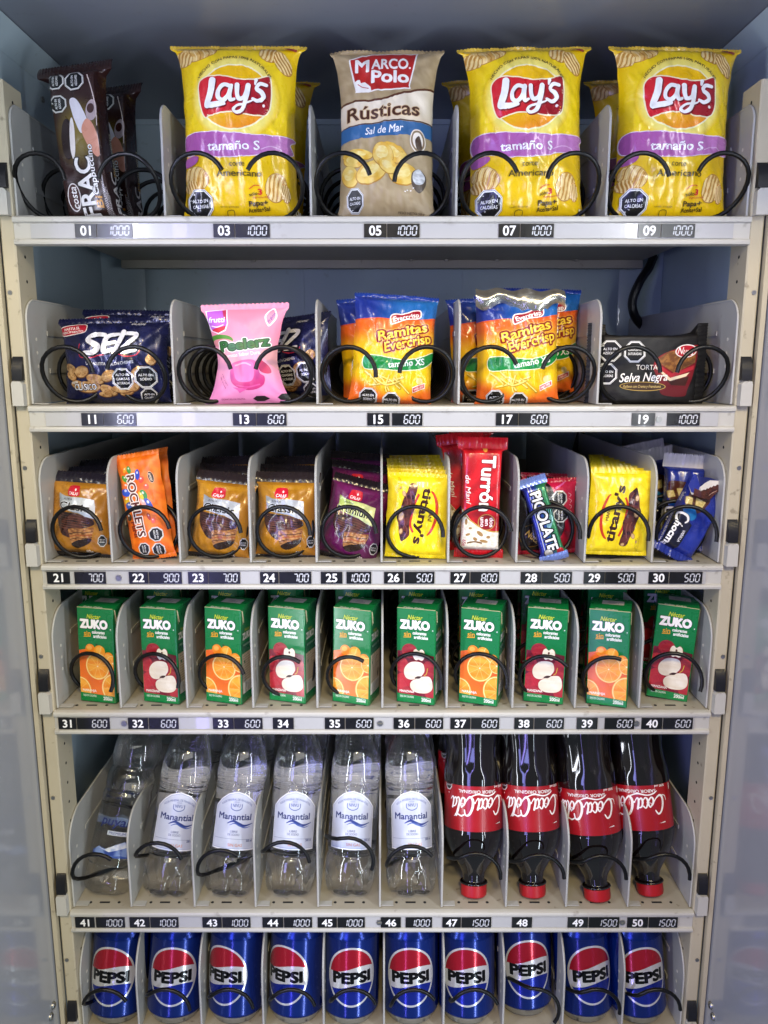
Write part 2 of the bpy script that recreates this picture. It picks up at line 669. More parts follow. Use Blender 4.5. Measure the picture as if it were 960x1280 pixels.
def printed_mesh(name, sheets, mat):
    """sheets: list of (positions, normals, colours) -> one mesh with a print attribute"""
    V = np.concatenate([q[0] for q in sheets]).reshape(-1, 3)
    N = np.concatenate([q[1] for q in sheets]).reshape(-1, 3)
    K = np.concatenate([q[2] for q in sheets]).reshape(-1, 3)
    n = len(V)
    me = bpy.data.meshes.new(name)
    me.vertices.add(n)
    me.vertices.foreach_set('co', V.astype(np.float32).ravel())
    me.loops.add(n)
    me.loops.foreach_set('vertex_index', np.arange(n, dtype=np.int32))
    me.polygons.add(n // 3)
    me.polygons.foreach_set('loop_start', np.arange(0, n, 3, dtype=np.int32))
    me.polygons.foreach_set('loop_total', np.full(n // 3, 3, dtype=np.int32))
    me.update(calc_edges=True)
    me.shade_smooth()
    at_ = me.color_attributes.new('print', 'FLOAT_COLOR', 'POINT')
    at_.data.foreach_set('color', np.concatenate([np.clip(K, 0, 1), np.ones((n, 1))], 1).astype(np.float32).ravel())
    me.normals_split_custom_set_from_vertices(N.astype(np.float32).tolist())
    me.materials.append(mat)
    return me


def quad_sheet(p00, p10, p01, p11, W, H, art, base):
    """a flat printed face given by its four corners (bottom left, bottom right, top left, top right)"""
    P = np.array([[p00, p10], [p01, p11]], float)
    return Surf(P, W, H).tris(art, base)


def flat_tris(V, F, col):
    V = np.array(V, float)
    t = []
    for f in F:
        for i in range(1, len(f) - 1):
            t.append((V[f[0]], V[f[i]], V[f[i + 1]]))
    t = np.array(t)
    n = np.cross(t[:, 1] - t[:, 0], t[:, 2] - t[:, 0])
    n /= np.linalg.norm(n, axis=1)[:, None] + 1e-12
    return t, np.repeat(n[:, None], 3, 1), np.broadcast_to(C(col) if isinstance(col, str) else col, t.shape).copy()

# ------------------------------------------------------------------ the cabinet of the vending machine
ROWS = [  # lip top pixel row, divider pixel columns (ends included), corner radius of the dividers
    (270, [22, 207, 389, 570, 757, 936], .018),
    (507, [42, 219, 397, 573, 746, 914], .022),
    (706, [58, 141, 226, 314, 396, 477, 560, 645, 730, 814, 899], .026),
    (889, [71, 152, 235, 317, 397, 478, 558, 640, 718, 798, 882], .034),
    (1139, [87, 165, 244, 320, 398, 475, 552, 632, 707, 784, 863], .036),
    (1295, [97, 175, 253, 330, 405, 480, 554, 628, 702, 776, 850], .050)]
TW = .3665                       # half width of a tray
ZD = [at(480, r[0], -.004)[1] for r in ROWS]     # deck heights
YB = .385                        # back wall
DEPTH = .372
ZC = CAM_Z + .345                # ceiling
ZBOT = ZD[5] - .16

cab = thing('vending_machine_cabinet', 'blue grey metal cabinet of the vending machine standing round all the trays', 'cabinet', (0, 0, ZBOT))


def cpart(name, mb, mat, parent=cab, smooth=35):
    o = mb.build(name, mat, parent, smooth)
    o.location = -Vector(parent.location) if parent is cab else (0, 0, 0)
    return o


w = MB().box(-.405, .405, YB, YB + .012, ZBOT, ZC + .02)
back_wall = cpart('back_wall', w, M_WALL)
w = MB()
for x0 in (-.36, -.12, .12):      # pressed seams in the back liner
    w.box(x0, x0 + .004, YB - .0025, YB - .0004, ZBOT, ZC)
w.box(-.36, .36, YB - .004, YB - .0004, ZC - .008, ZC - .004)
cpart('liner_seam', w, M_WALL, back_wall)
w = MB().prism([(-.40, ZC + .02), (-.40, ZC), (YB, ZC), (YB, ZC + .02)], 0, -.405, .405)
cpart('ceiling_panel', w, M_CEIL)
for sx in (-1, 1):
    w = MB().box(*sorted((sx * .400, sx * .412)), -.02, YB, ZBOT, ZC)
    w.box(*sorted((sx * .400, sx * .412)), -.40, -.0205, ZD[0] + .128, ZC)
    sw = cpart('side_wall', w, M_WALL)
    w = MB()
    # cove between side wall and ceiling
    w.prism([(sx * .3995, ZC - .022), (sx * .3995, ZC - .001), (sx * .378, ZC - .001)], 1, -.38, YB - .001)
    cpart('corner_trim', w, M_WALL, sw)
    w = MB().prism([(sx * .3995, YB - .05), (sx * .3995, YB - .001), (sx * .352, YB - .001), (sx * .372, YB - .012)], 2, ZBOT, ZC - .022)
    cpart('corner_post', w, M_WALL, sw)
    for yy, zz in ((.02, ZC - .04), (.17, ZC - .04)):
        w = MB().disc((sx * .3988, yy, zz), (-sx, 0, 0), .0035, t=.0012)
        w.box(*sorted((sx * .3975, sx * .3979)), yy - .002, yy + .002, zz - .0004, zz + .0004)
        cpart('screw', w, M_STEEL, sw)
    # the cream upright that carries the trays: front face, return face with holes
    top = ZD[0] + .126
    w = MB()
    w.prism([(sx * .3672, .037), (sx * .3672, -.002), (sx * .3685, -.0035), (sx * .380, -.0035), (sx * .3815, -.002), (sx * .3815, .037),
             (sx * .3798, .037), (sx * .3798, 0), (sx * .3688, 0), (sx * .3688, .037)], 2, ZBOT, top)
    w.mi = 1
    zz = ZBOT + .02
    while zz < top - .01:
        if all(not (z - .028 < zz < z + .004) for z in ZD):
            w.disc((sx * .3671, .016, zz), (-sx, 0, 0), .0017, t=.00015)
        zz += .0245
    w.disc((sx * .3671, .018, top - .028), (-sx, 0, 0), .0075, t=.00015, n=20)
    up = cpart('upright_rail', w, [M_RAIL, M_HOLE])
    for k in range(5):
        zz = (ZD[k] + ZD[k + 1]) / 2 + (.02 if k != 2 else -.02)
        cpart('rivet', MB().disc((sx * .3765, -.0034, zz), (0, -1, 0), .0022, t=.0012), M_STEEL, up)
    # glossy jamb beside it, coming towards the viewer
    w = MB()
    w.box(*sorted((sx * .3835, sx * .3885)), -.008, -.0005, ZBOT, top - .004)
    jl = cpart('door_seal_lip', w, M_RAIL)
    w = MB().prism([(sx * .390, -.004), (sx * .396, -.36), (sx * .402, -.36), (sx * .402, -.004)], 2, ZBOT, top - .004)
    jm = cpart('jamb_panel', w, M_JAMB)
    zb = ZD[5]
    for k, (yy, dz) in enumerate(((-.02, .058), (-.028, .05), (-.022, .008), (-.034, .002), (-.05, -.02))):
        w = MB()
        w.lathe([(.0046, 0), (.0046, .001), (.0036, .0026), (.0012, .0032)], 16)
        o = cpart('panel_bolt', w, M_STEEL, jm)
        o.location = (sx * (.3902 + (.006 / .356) * -(yy + .004)), yy, zb + dz)
        o.rotation_euler = (0, -sx * PI / 2, 0)

def ss(a, b, x):
    t = np.clip((x - a) / (b - a), 0, 1)
    return t * t * (3 - 2 * t)


# ------------------------------------------------------------------ digits and tags
SEG = {'0': 'abcdef', '1': 'bc', '5': 'acdfg', '6': 'acdefg', '7': 'abc', '8': 'abcdefg', '9': 'abcdfg'}


def seven(art, ch, x, y, w, h, col, t):
    """one seven-segment digit, lower left at x, y (y down)"""
    sl = .12 * h
    m = h / 2

    def q(a, b):
        x0, y0 = a
        x1, y1 = b
        f = lambda px, py: (x + px + sl * (py / h), y - py)
        if abs(x1 - x0) > abs(y1 - y0):
            art.P([f(x0 + t * .25, y0), f(x0 + t * .7, y0 + t / 2), f(x1 - t * .7, y0 + t / 2), f(x1 - t * .25, y0), f(x1 - t * .7, y0 - t / 2), f(x0 + t * .7, y0 - t / 2)], col)
        else:
            art.P([f(x0, y0 + t * .25), f(x0 - t / 2, y0 + t * .7), f(x0 - t / 2, y1 - t * .7), f(x0, y1 - t * .25), f(x0 + t / 2, y1 - t * .7), f(x0 + t / 2, y0 + t * .7)], col)
    seg = dict(a=((0, h), (w, h)), b=((w, m), (w, h)), c=((w, 0), (w, m)), d=((0, 0), (w, 0)), e=((0, 0), (0, m)), f=((0, m), (0, h)), g=((0, m), (w, m)))
    for c in SEG[ch]:
        q(*seg[c])


def tag_mesh(name, x0, x1, z0, z1, y, draw):
    """a thin black plate lying on the label channel between x0 and x1, with its characters"""
    W, H = (x1 - x0) * 1000, (z1 - z0) * 1000
    a = Art(0, 0, 1.0)
    draw(a, W, H)
    t = .0012
    front = quad_sheet((x0, y - t, z0), (x1, y - t, z0), (x0, y - t, z1), (x1, y - t, z1), W, H, a, C('#0c0c0e'))
    V = [(x0, y - t, z0), (x1, y - t, z0), (x1, y - t, z1), (x0, y - t, z1), (x0, y, z0), (x1, y, z0), (x1, y, z1), (x0, y, z1)]
    side = flat_tris(V, [(0, 4, 5, 1), (1, 5, 6, 2), (2, 6, 7, 3), (3, 7, 4, 0)], '#0c0c0e')
    return printed_mesh(name, [front, side], M_TAG)


def number_draw(txt):
    def d(a, W, H):
        a.T(txt, 0, -H / 2, H * .68, '#f2f2f2', bold=.034)
    return d


def price_draw(txt):
    def d(a, W, H):
        h = H * .66
        n = len(txt)
        cw = min(h * .46, W * .15)
        pit = cw * 1.5
        tot = pit * n
        # unlit leading digit, then the lit ones
        x = W / 2 - tot - W * .05
        for c in txt:
            seven(a, c, x, -(H - h) / 2, cw, h, '#c9ccd2', h * .13)
            x += pit
    return d


TAGS = {  # number plate x0,x1 and price display x0,x1 in pixels of the photograph, price
    0: [('01', 93.4, 120, 121, 165, '1000'), ('03', 266.5, 293, 294, 337, '1000'), ('05', 455, 483, 484, 524.5, '1000'), ('07', 623.5, 650, 651, 692.5, '1000'), ('09', 798, 826, 827, 869, '1000')],
    1: [('11', 101.5, 129, 129.6, 170, '600'), ('13', 291, 320, 320.6, 358, '600'), ('15', 459, 487, 490, 528, '600'), ('17', 620, 648, 648.6, 687, '600'), ('19', 790, 819, 834, 875, '1000')],
    2: [('21', 58.5, 87, 93, 132, '700'), ('22', 161, 185, 186, 227, '900'), ('23', 235, 260, 260.6, 300, '700'), ('24', 325, 348, 349, 389, '700'), ('25', 401, 428, 433, 464, '1000'),
        ('26', 480, 504, 506, 543, '500'), ('27', 563, 587, 588, 624, '800'), ('28', 651, 677, 677.6, 715, '500'), ('29', 730, 756, 756.6, 795, '500'), ('30', 811, 836, 837, 878, '500')],
    3: [('31', 73, 95, 96, 137, '600'), ('32', 160, 185, 186, 223, '600'), ('33', 266, 292, 292.6, 328, '600'), ('34', 341, 367, 0, 0, ''), ('35', 406, 431, 432, 467, '600'),
        ('36', 492, 518, 519, 554, '600'), ('37', 563, 588, 589, 624, '600'), ('38', 643, 667, 668, 705, '600'), ('39', 721, 747, 756, 793, '600'), ('40', 802, 828, 829, 866, '600')],
    4: [('41', 94, 118, 120, 156, '1000'), ('42', 162, 187, 188, 223, '1000'), ('43', 253, 277, 278, 313, '1000'), ('44', 328, 354, 355, 390, '1000'), ('45', 397, 421, 422, 456, '1000'),
        ('46', 476, 501, 507, 540, '1000'), ('47', 553, 576, 577, 614, '1500'), ('48', 640, 665, 0, 0, ''), ('49', 709.6, 735, 736, 774, '1500'), ('50', 784, 810, 811, 847, '1500')],
    5: []}
SCREWS = {1: [824], 2: [148], 3: [155, 475, 796], 4: [474, 778], 0: [], 5: []}
TRAY_LABEL = [
    'topmost cream metal vending tray, holding the big chip bags and the brown bars',
    'second vending tray from the top, with tags 11 to 19 on its lip',
    'middle vending tray of narrow slots with candy and tags 21 to 30',
    'vending tray of green juice cartons, with tags 31 to 40 on its lip',
    'vending tray of water and cola bottles, with tags 41 to 50 on its lip',
    'lowest vending tray, under the blue cola cans, with no tag in view']


def slotx(row, k, Y=.01):
    """X of the middle of slot k of a row, and its half width"""
    d = DIVX[row]
    return (d[k] + d[k + 1]) / 2, (d[k + 1] - d[k]) / 2


DIVX = []
for r, (py, cols, rad) in enumerate(ROWS):
    xs = [at(c, py - 3, .004)[0] for c in cols]
    xs[0], xs[-1] = -TW, TW
    DIVX.append(xs)


def divider_mb(h, rad, foot=True, side=1):
    """a thin plate in the YZ plane, front top corner rounded, little foot at the front"""
    n = 8
    pts = [(.003, .0012), (.003, h - rad)]
    for i in range(1, n + 1):
        a = PI - (PI / 2) * i / n
        pts.append((.003 + rad + rad * math.cos(a), h - rad + rad * math.sin(a)))
    pts += [(DEPTH - .006, h), (DEPTH - .006, .0012)]
    m = MB().prism(pts, 0, -.0008, .0008)
    # rolled front edge
    e = [(0, y, z) for y, z in pts[:n + 2]] + [(0, .12, h)]
    m.tube(e, .0013, 6)
    if foot:
        m.box(.0008, .016 if h > .1 else .012, .004, .012, .0009, .0019)
    # pressed ribs
    for zz in (.035, .075):
        if zz < h - .02:
            m.box(-.0016, .0016, .05, .20, zz - .0025, zz + .0025)
    return m


COIL_CACHE = {}


def coil_mesh(R, pitch, a_end, hand, wire=.0023, L=.34, level=False):
    k = (R, pitch, a_end, hand)
    if k not in COIL_CACHE:
        n = 26
        turns = L / pitch
        pts = []
        for i in range(int(turns * n)):
            a = math.radians(a_end) + 2 * PI * i / n
            tt = i / n
            # the wire's free end runs level in front of the goods before it winds back between them
            adv = tt if not level else max(0, tt - .40) + .06 * min(tt, .4) + .4 * ss(*level, tt)
            pts.append((hand * R * math.cos(a), pitch * adv, R * math.sin(a)))
        COIL_CACHE[k] = MB().tube(pts, wire, 8).mesh('coil', 60)
        COIL_CACHE[k].materials.append(M_COIL)
    return COIL_CACHE[k]


COILS = {   # per slot: (offset from the slot's middle, front end angle, handedness, Y of the front end)
    0: [[(-.047, 5, 1, -.002), (.040, 8, -1, .0)], [(-.0375, 25, 1, -.003), (.0375, 25, -1, -.003)], [(-.040, 15, 1, -.003), (.038, 2, -1, -.003)],
        [(-.043, 20, 1, -.003), (.040, 8, -1, -.003)], [(-.041, 12, 1, -.003), (.040, 22, -1, -.003)]],
    1: [[(-.034, 5, 1, 0), (.037, 12, -1, 0)], [(-.041, 12, 1, 0), (.040, 12, -1, 0)], [(-.041, -5, 1, 0), (.040, 4, -1, 0)],
        [(-.041, 22, 1, 0), (.040, 12, -1, 0)], [(-.038, 5, 1, 0), (.036, 5, -1, 0)]]}
A3 = [10, 14, 5, 0, 4, -4, 8, -8, -12, -14]
A4 = [-25, -15, 18, 55, 60, -20, -16, 40, 70, -25]
A5 = [50, 18, 50, 8, -22, 35, -5, 0, 0, -5]
Z5 = [.048, .062, .053, .063, .068, .058, .048, .046, .045, .047]
A6 = [28, 2, 8, 15, 20, 33, 20, -35, -8, 3]

TRAYS = []
for r, (py, cols, rad) in enumerate(ROWS):
    z0 = ZD[r]
    t = thing('vending_tray', TRAY_LABEL[r], 'shelf tray', (0, 0, z0), group='vending trays stacked in the cabinet')
    TRAYS.append(t)
    # deck with a raised back
    m = MB().box(-TW, TW, .0, DEPTH, -.0012, 0)
    m.box(-TW, TW, DEPTH - .004, DEPTH - .0025, .0002, .07)
    m.box(-TW, TW, .06, .075, -.012, -.0014)
    m.box(-TW, TW, DEPTH - .05, DEPTH - .035, -.012, -.0014)
    for q in (-.26, -.18, .04, .09, .16, .27):
        m.disc((q, DEPTH - .052 if q < 0 else DEPTH - .06, -.0018), (0, 0, -1), .0035, t=.002)
    xs = DIVX[r]
    m.mi = 1
    for a, b in zip(xs[:-1], xs[1:]):
        c = (a + b) / 2
        if b - a < .1:
            m.box(c - .006, c + .006, .010, .0125, .0001, .0005)
            for s in (-1, 1):
                m.disc((c + s * .017, .0112, .0001), (0, 0, 1), .0018, t=.0004, n=8)
        for yy in (.10, .19, .28):
            m.box(c - .006, c + .006, yy, yy + .004, .0001, .0005)
        m.box(c - .008, c + .008, DEPTH - .0049, DEPTH - .0043, .045, .052)
    m.build('deck', [M_DECK, M_HOLE], t)
    # front rail: rolled lip, label channel, bottom bead, all one pressed profile
    prof = [(.0, .0), (-.0035, .0), (-.0058, -.001), (-.0065, -.0028), (-.0062, -.0055), (-.0035, -.0068), (-.0032, -.0215), (-.0055, -.0225),
            (-.0062, -.0245), (-.0055, -.0268), (-.003, -.0275), (.006, -.0275), (.006, -.026), (-.001, -.026), (-.001, -.0012), (.0, -.0012)]
    fr = MB().prism(prof, 0, -TW - .001, TW + .001).build('front_rail', M_WHITE, t, smooth=25)
    if r < 5:
        MB().box(-TW + .016, TW - .016, -.0044, -.0034, -.0212, -.0072).build('label_channel', M_STRIP, t)
        for num, a, b, c, d, pr in TAGS[r]:
            X = lambda p: at(p, py + 17, -.006)[0]
            me = tag_mesh('number_plate', X(a), X(b), -.0206, -.0076, -.0045, number_draw(num))
            link('number_plate', me, t)
            if pr:
                me = tag_mesh('price_display', X(c), X(d), -.0206, -.0076, -.0045, price_draw(pr))
                link('price_display', me, t)
        for p in SCREWS[r]:
            m = MB().disc((X(p), -.0045, -.0142), (0, -1, 0), .0032, t=.0014)
            m.box(X(p) - .0022, X(p) + .0022, -.0064, -.0060, -.0145, -.0139)
            m.build('screw', M_STEEL, t)
    # dividers
    h = .108 if r < 2 else .113 if r < 5 else .120
    def plate(sides):
        d = divider_mb(h, rad)
        d.mi = 1
        for s in sides:
            for zz in (.040, .054, .068):
                d.disc((s * .00085, .022, zz), (s, 0, 0), .0019, t=.00015, n=8)
        me = d.mesh('divider', 30)
        me.materials.append(M_DIV)
        me.materials.append(M_SLIT)
        return me
    plates = {(1,): plate((1,)), (-1,): plate((-1,)), (-1, 1): plate((-1, 1))}
    for i, x in enumerate(xs):
        o = link('divider', plates[(1,) if i == 0 else (-1,) if i == len(xs) - 1 else (-1, 1)], t)
        o.location = (x + (.0009 if i == 0 else -.0009 if i == len(xs) - 1 else 0), 0, 0)
    # end brackets with black slide locks on both uprights
    for sx in (-1, 1):
        m = MB().prism([(sx * .3683, 0), (sx * .3683, .022), (sx * .371, .025), (sx * .379, .025), (sx * .380, .022), (sx * .380, 0)], 1, -.012, -.004)
        m.build('end_bracket', M_WHITE, t)
        m = MB().prism([(-.010, .026), (-.010, .036), (-.007, .046), (-.004, .050), (-.0037, .026)], 0, *sorted((sx * .3688, sx * .3795)))
        m.build('slide_lock', M_BLACK, t)
    # coils
    if r < 2:
        R, pit = (.0275, .052) if r == 0 else (.0285, .036)
        for k in range(5):
            c, hw = slotx(r, k)
            for dx, a, hand, y0 in COILS[r][k]:
                o = link('coil', coil_mesh(R, pit, a, hand, level=(.30, .62)), t)
                o.location = (c + dx, y0 - .006, R + .0028)
    else:
        for k in range(10):
            c, hw = slotx(r, k)
            if r == 2:
                R, pit, a, y0, zz = .0298, .034, A3[k], -.004, .0325
            elif r == 3:
                R, pit, a, y0, zz = .0278, .046, A4[k], -.002, .034
            elif r == 4:
                R, pit, a, zz = .0290, .095, A5[k], Z5[k]
                y0 = -.008
            else:
                R, pit, a, zz = .0285, .088, A6[k], .041
                y0 = -.010
            o = link('coil', coil_mesh(R, pit, a, 1, level=(.34, .64) if r > 3 else False), t)
            o.location = (c + (.0 if r != 3 else .002), y0, zz)

# black cable hanging at the back, right of the second tray
m = MB().tube(spline([(at(px_, py_, .30)[0], .30 + dy_, at(px_, py_, .30)[1]) for px_, py_, dy_ in ((826, 318, .03), (814, 334, .01), (800, 352, 0), (791, 374, 0), (792, 391, 0), (802, 403, .01), (818, 412, .03))], n=8), .0062, 10)
o = m.build('power_cable', M_BLACK)
o['label'], o['category'] = 'black cable hanging down behind the right end of the second tray', 'cable'
m = MB().tube(spline([(.30, .35, ZD[1] - .03), (.296, .345, ZD[1] - .06), (.29, .35, ZD[1] - .10), (.292, .352, ZD[1] - .14)], n=8), .006, 8)
o = m.build('power_cable', M_BLACK)
o['label'], o['category'] = 'short black cable behind the candy bars at the right of the middle tray', 'cable'

# ------------------------------------------------------------------ packages
def pouch_meshes(W, H, T, art, base, mat, seed=1, ev=.5, pu=2.6, qu=.62, flare=.16, flare_b=None, crumple=1.0, g=3.2,
                 seal_top=9, seal_bot=0, seal_col=None, seal_col_b=None, bend=.25, back=None, box=0.0, zig=3.0, belly=.5, edge=1.0, flx=1.3):
    """a filled film bag. flat front W x H mm, T thick; box > 0: a bar whose sheet runs on round its sides"""
    flare_b = flare if flare_b is None else flare_b
    SW = W + 2 * box
    nx, ny = max(10, int(round(SW / g))), max(10, int(round(H / g)))
    u = np.linspace(-1, 1, nx + 1)[None, :]
    v = np.linspace(0, 1, ny + 1)[:, None]

    def env(v):
        w = np.where(v < belly, v / belly * .5, .5 + (v - belly) / (1 - belly) * .5)
        return np.clip(np.sin(np.pi * w), 0, 1) ** ev

    def hw(v):
        e = env(v)
        return 1 + np.where(v > belly, flare, flare_b) * (1 - e) ** flx
    e = env(v)
    X0 = u * SW / 2
    cr = fbm(u * W / 34 + seed, v * H / 34, seed, 3) * 1.5 * crumple
    rg = lambda sx, sy, q: np.clip(1 - np.abs(fbm(u * W / sx + v * 1.3 + seed, v * H / sy - u, seed + q, 2)) * 3.2, 0, 1) ** 2
    ridge = (rg(24, 34, 5) * 1.5 + rg(15, 20, 8) * .8 - rg(19, 30, 11) * 1.1) * crumple
    near = np.exp(-(1 - v) * H / 16) + np.exp(-v * H / 15)
    pleat = np.sin(u * W * .33 + 3 * vnoise(u * 3, v * 5, seed + 2) + seed) * near * 1.3 * crumple * (1 - np.abs(u) ** 4)
    # creases running from the corners into the belly
    diag = 0
    for su, sv in ((-1, 0), (1, 0), (-1, 1), (1, 1)):
        a = np.arctan2((v - sv) * H * (1 if sv == 0 else -1), (u - su) * W / 2 * (-su) + 1e-6)
        d = np.hypot((v - sv) * H, (u - su) * W / 2)
        diag = diag + np.cos(a * 9 + seed) * np.exp(-((d - 22) / 20) ** 2) * 1.0 * crumple
    if box:
        fx = np.abs(X0)
        s_ = np.clip(fx - W / 2, 0, box)
        rim = np.exp(-((fx - W / 2) / 2.0) ** 2) * 1.2 * e
        X = np.sign(X0) * (np.minimum(fx, W / 2) + s_ * (1 - e) * .55 - rim * .5)
        Y = -T / 2 * e + s_ * e * (T / box) * .98 + rim * .5
        tex = np.where(fx <= W / 2, 1, .35)
        Y = Y - (cr + pleat + ridge * .6) * tex * (.25 + e)
    else:
        prof = np.clip(1 - np.abs(u) ** pu, 0, 1) ** qu
        X = X0 * hw(v) + np.sign(u) * np.abs(u) ** 6 * fbm(v * H / 14 + seed, v * 0 + u * .1, seed + 3, 2) * 1.3 * edge
        Y = -T / 2 * e * prof - (cr + ridge + pleat + diag) * np.clip(prof * 1.4, 0, 1) * (.12 + e)
    Z = v * H + 0 * u
    P = np.stack([X + 0 * Z, Y + 0 * Z, Z], -1) / 1000
    sf = Surf(P, SW, H, None if box else hw)
    bc = C(base) if isinstance(base, str) else base
    sheets = [sf.tris(art, bc)]
    # the back
    Pb = P.copy()
    if box:
        Pb[..., 1] = np.abs(T / 2 * e) / 1000 * np.ones_like(Pb[..., 1])
        Pb[..., 0] = Pb[..., 0] * .99
    else:
        Pb[..., 1] = -P[..., 1] - 2 * 0
    fb = Surf(Pb[:, ::-1], SW, H)
    cb = back or (seal_col if seal_col else None)
    if cb is None:
        cb = bc if not callable(bc) else bc(*(art.px(np.array([0.]), np.array([H * .5]))))[0]
    sheets.append(fb.tris(None, C(cb) if isinstance(cb, str) else cb))
    pouch = printed_mesh('pouch', sheets, mat)
    out = [('pouch', pouch)]
    for nm, hs, z0, sg, colr in (('top_seal', seal_top, H, 1, seal_col), ('bottom_seal', seal_bot, 0, -1, seal_col_b or seal_col)):
        if not hs:
            continue
        row = P[-1 if sg > 0 else 0, :, :]
        n = nx * 2
        xs = np.interp(np.linspace(0, nx, n + 1), np.arange(nx + 1), row[:, 0])
        ys = np.interp(np.linspace(0, nx, n + 1), np.arange(nx + 1), row[:, 1])
        m = 5
        G = np.zeros((m + 1, n + 1, 3))
        for j in range(m + 1):
            t = j / m
            hh = hs * t
            G[j, :, 0] = xs * (1 + .01 * t)
            wav = np.sin(np.arange(n + 1) * 1.7) * .35 * min(1, t * 3) + fbm(np.arange(n + 1) / 9. + seed, np.full(n + 1, seed * 1.), seed, 2) * 3.2 * t * crumple
            G[j, :, 1] = ys + (wav + bend * hs * t * t * 1.0) / 1000
            zz = hh + (0 if j < m else (np.arange(n + 1) % 2) * zig * .35)
            G[j, :, 2] = (z0 + sg * zz) / 1000
        if sg < 0:
            G = G[::-1]
        if colr is None:
            q = art.px(np.array([0.]), np.array([H * (.99 if sg > 0 else .01)]))
            colr = bc(*q)[0] if callable(bc) else bc
        Gb = G[:, ::-1].copy()
        Gb[..., 1] += .0003
        cc = C(colr) if isinstance(colr, str) else colr
        out.append((nm, printed_mesh(nm, [Surf(G, SW, hs).tris(None, cc), Surf(Gb, SW, hs).tris(None, cc)], mat)))
    return out


def package(kind, label, cat, group, meshes, loc, rot):
    t = thing(kind, label, cat, loc, rot, group)
    for nm, me in meshes:
        link(nm, me, t)
    return t


def mixc(a, b, t):
    a, b = C(a) if isinstance(a, str) else a, C(b) if isinstance(b, str) else b
    t = np.asarray(t)[..., None]
    return a * (1 - t) + b * t


def mottled(a, b, sc, seed=0, lo=.35, hi=.65):
    return lambda x, y: mixc(a, b, ss(lo, hi, .5 + .5 * fbm(x / sc, y / sc, seed, 3)))


D2 = math.radians
YEL = '#f2c400'

# ---- yellow ridged chip bag
a = Art(498, 1088, .1686)


def crisp(ar, cx, cy, rx, ry, rot, c0='#cf9d45', c1='#efcf83', c2='#b47c2c'):
    ar.E(cx, cy, rx, ry, c2, rot)
    ar.E(cx, cy - 1, rx * .95, ry * .95, mottled(c0, c1, 30, 3), rot)
    r = math.radians(rot)
    for i in np.arange(-.8, .81, .2):
        hl = math.sqrt(1 - i * i) * .9
        p = [(i * rx + .06 * rx * math.sin(q * 3), q * hl * ry) for q in np.linspace(-1, 1, 5)]
        p = [(cx + x * math.cos(r) - y * math.sin(r), cy + x * math.sin(r) + y * math.cos(r)) for x, y in p]
        ar.S(p, 6, c2 if int(round(i * 10)) % 4 else '#f6dd9c', n=4, cap=False)


def lays_base(x, y):
    d = np.hypot((x - 495) / 1.0, (y - 430) / 1.0)
    c = mixc('#f7d81a', '#efc400', ss(230, 420, d))
    return c


crisp(a, 250, 150, 130, 50, -10)
crisp(a, 180, 175, 60, 45, 20)
a.P([(120, 100), (480, 100), (400, 108), (280, 130), (140, 118)], '#caa850')
crisp(a, 690, 158, 62, 48, 20)
crisp(a, 768, 205, 42, 78, -28)
crisp(a, 245, 858, 82, 62, 25)
crisp(a, 205, 905, 45, 40, -10)
crisp(a, 720, 918, 62, 82, 12)
crisp(a, 775, 945, 24, 55, -8, '#e08a3c', '#f0b060')
a.E(492, 420, 258, 250, lambda x, y: mixc('#f8e673', '#f3cd18', ss(215, 258, np.hypot(x - 492, y - 420))), n=60)
a.E(490, 416, 213, 192, '#fcf2bd', n=60)
a.E(490, 416, 204, 183, lambda x, y: mixc('#f2be08', '#ef8f16', ss(430, 640, y + (x - 490) * .35)), n=60)
rib = [(286, 335), (335, 300), (430, 302), (540, 322), (630, 316), (688, 297), (700, 340), (698, 440), (676, 512), (600, 522), (520, 508), (430, 502), (345, 522), (318, 528), (296, 480), (284, 400)]
a.S(rib, 15, '#fbeec2', closed=True, n=5)
a.P(rib, lambda x, y: mixc('#d3202b', '#9e1420', ss(440, 690, x + (y - 400) * .5)), True)
# the script word
for dx, dy, cc, ex in ((5, 6, '#7c0f18', 6), (0, 0, '#fbfaf5', 0)):
    o = lambda *p: [(x + dx, y + dy) for x, y in p]
    a.S(o((362, 322), (352, 390), (330, 458), (342, 465), (395, 462), (428, 458)), [40 + ex, 38 + ex, 34 + ex, 34 + ex, 30 + ex, 20 + ex], cc)
    a.S(o((468, 360), (430, 352), (400, 385), (398, 425), (425, 440), (455, 410), (470, 362)), 24 + ex, cc)
    a.S(o((472, 356), (462, 405), (470, 438), (492, 432)), [26 + ex, 26 + ex, 22 + ex, 14 + ex], cc)
    a.S(o((508, 352), (508, 400), (520, 432), (552, 418), (572, 355)), [28 + ex, 26 + ex, 24 + ex, 22 + ex, 26 + ex], cc)
    a.S(o((574, 356), (562, 425), (540, 488), (505, 508), (484, 492), (510, 468), (560, 458), (600, 440)), [26 + ex, 26 + ex, 24 + ex, 18 + ex, 16 + ex, 14 + ex, 12 + ex, 8 + ex], cc)
    a.S(o((618, 322), (612, 345)), [22 + ex, 12 + ex], cc)
    a.S(o((676, 350), (640, 345), (622, 372), (650, 395), (660, 425), (630, 445), (598, 432)), [20 + ex, 22 + ex, 24 + ex, 26 + ex, 24 + ex, 22 + ex, 16 + ex], cc)
a.E(661, 470, 9, 9, '#f6e9e0', n=12)
a.T("·HECHO CON PAPAS 100% NATURALES·", 490, 182, 15, '#3a2e10', w=520, bold=.012, arc=242)
band = [(186, 622), (300, 612), (450, 622), (620, 634), (815, 630), (800, 668), (812, 722), (700, 728), (560, 748), (400, 752), (280, 730), (186, 722)]
a.S(band, 9, '#f0dce8', closed=True, n=5)
a.P(band, lambda x, y: mixc('#a9559d', '#c07ab6', ss(300, 760, x)), True)
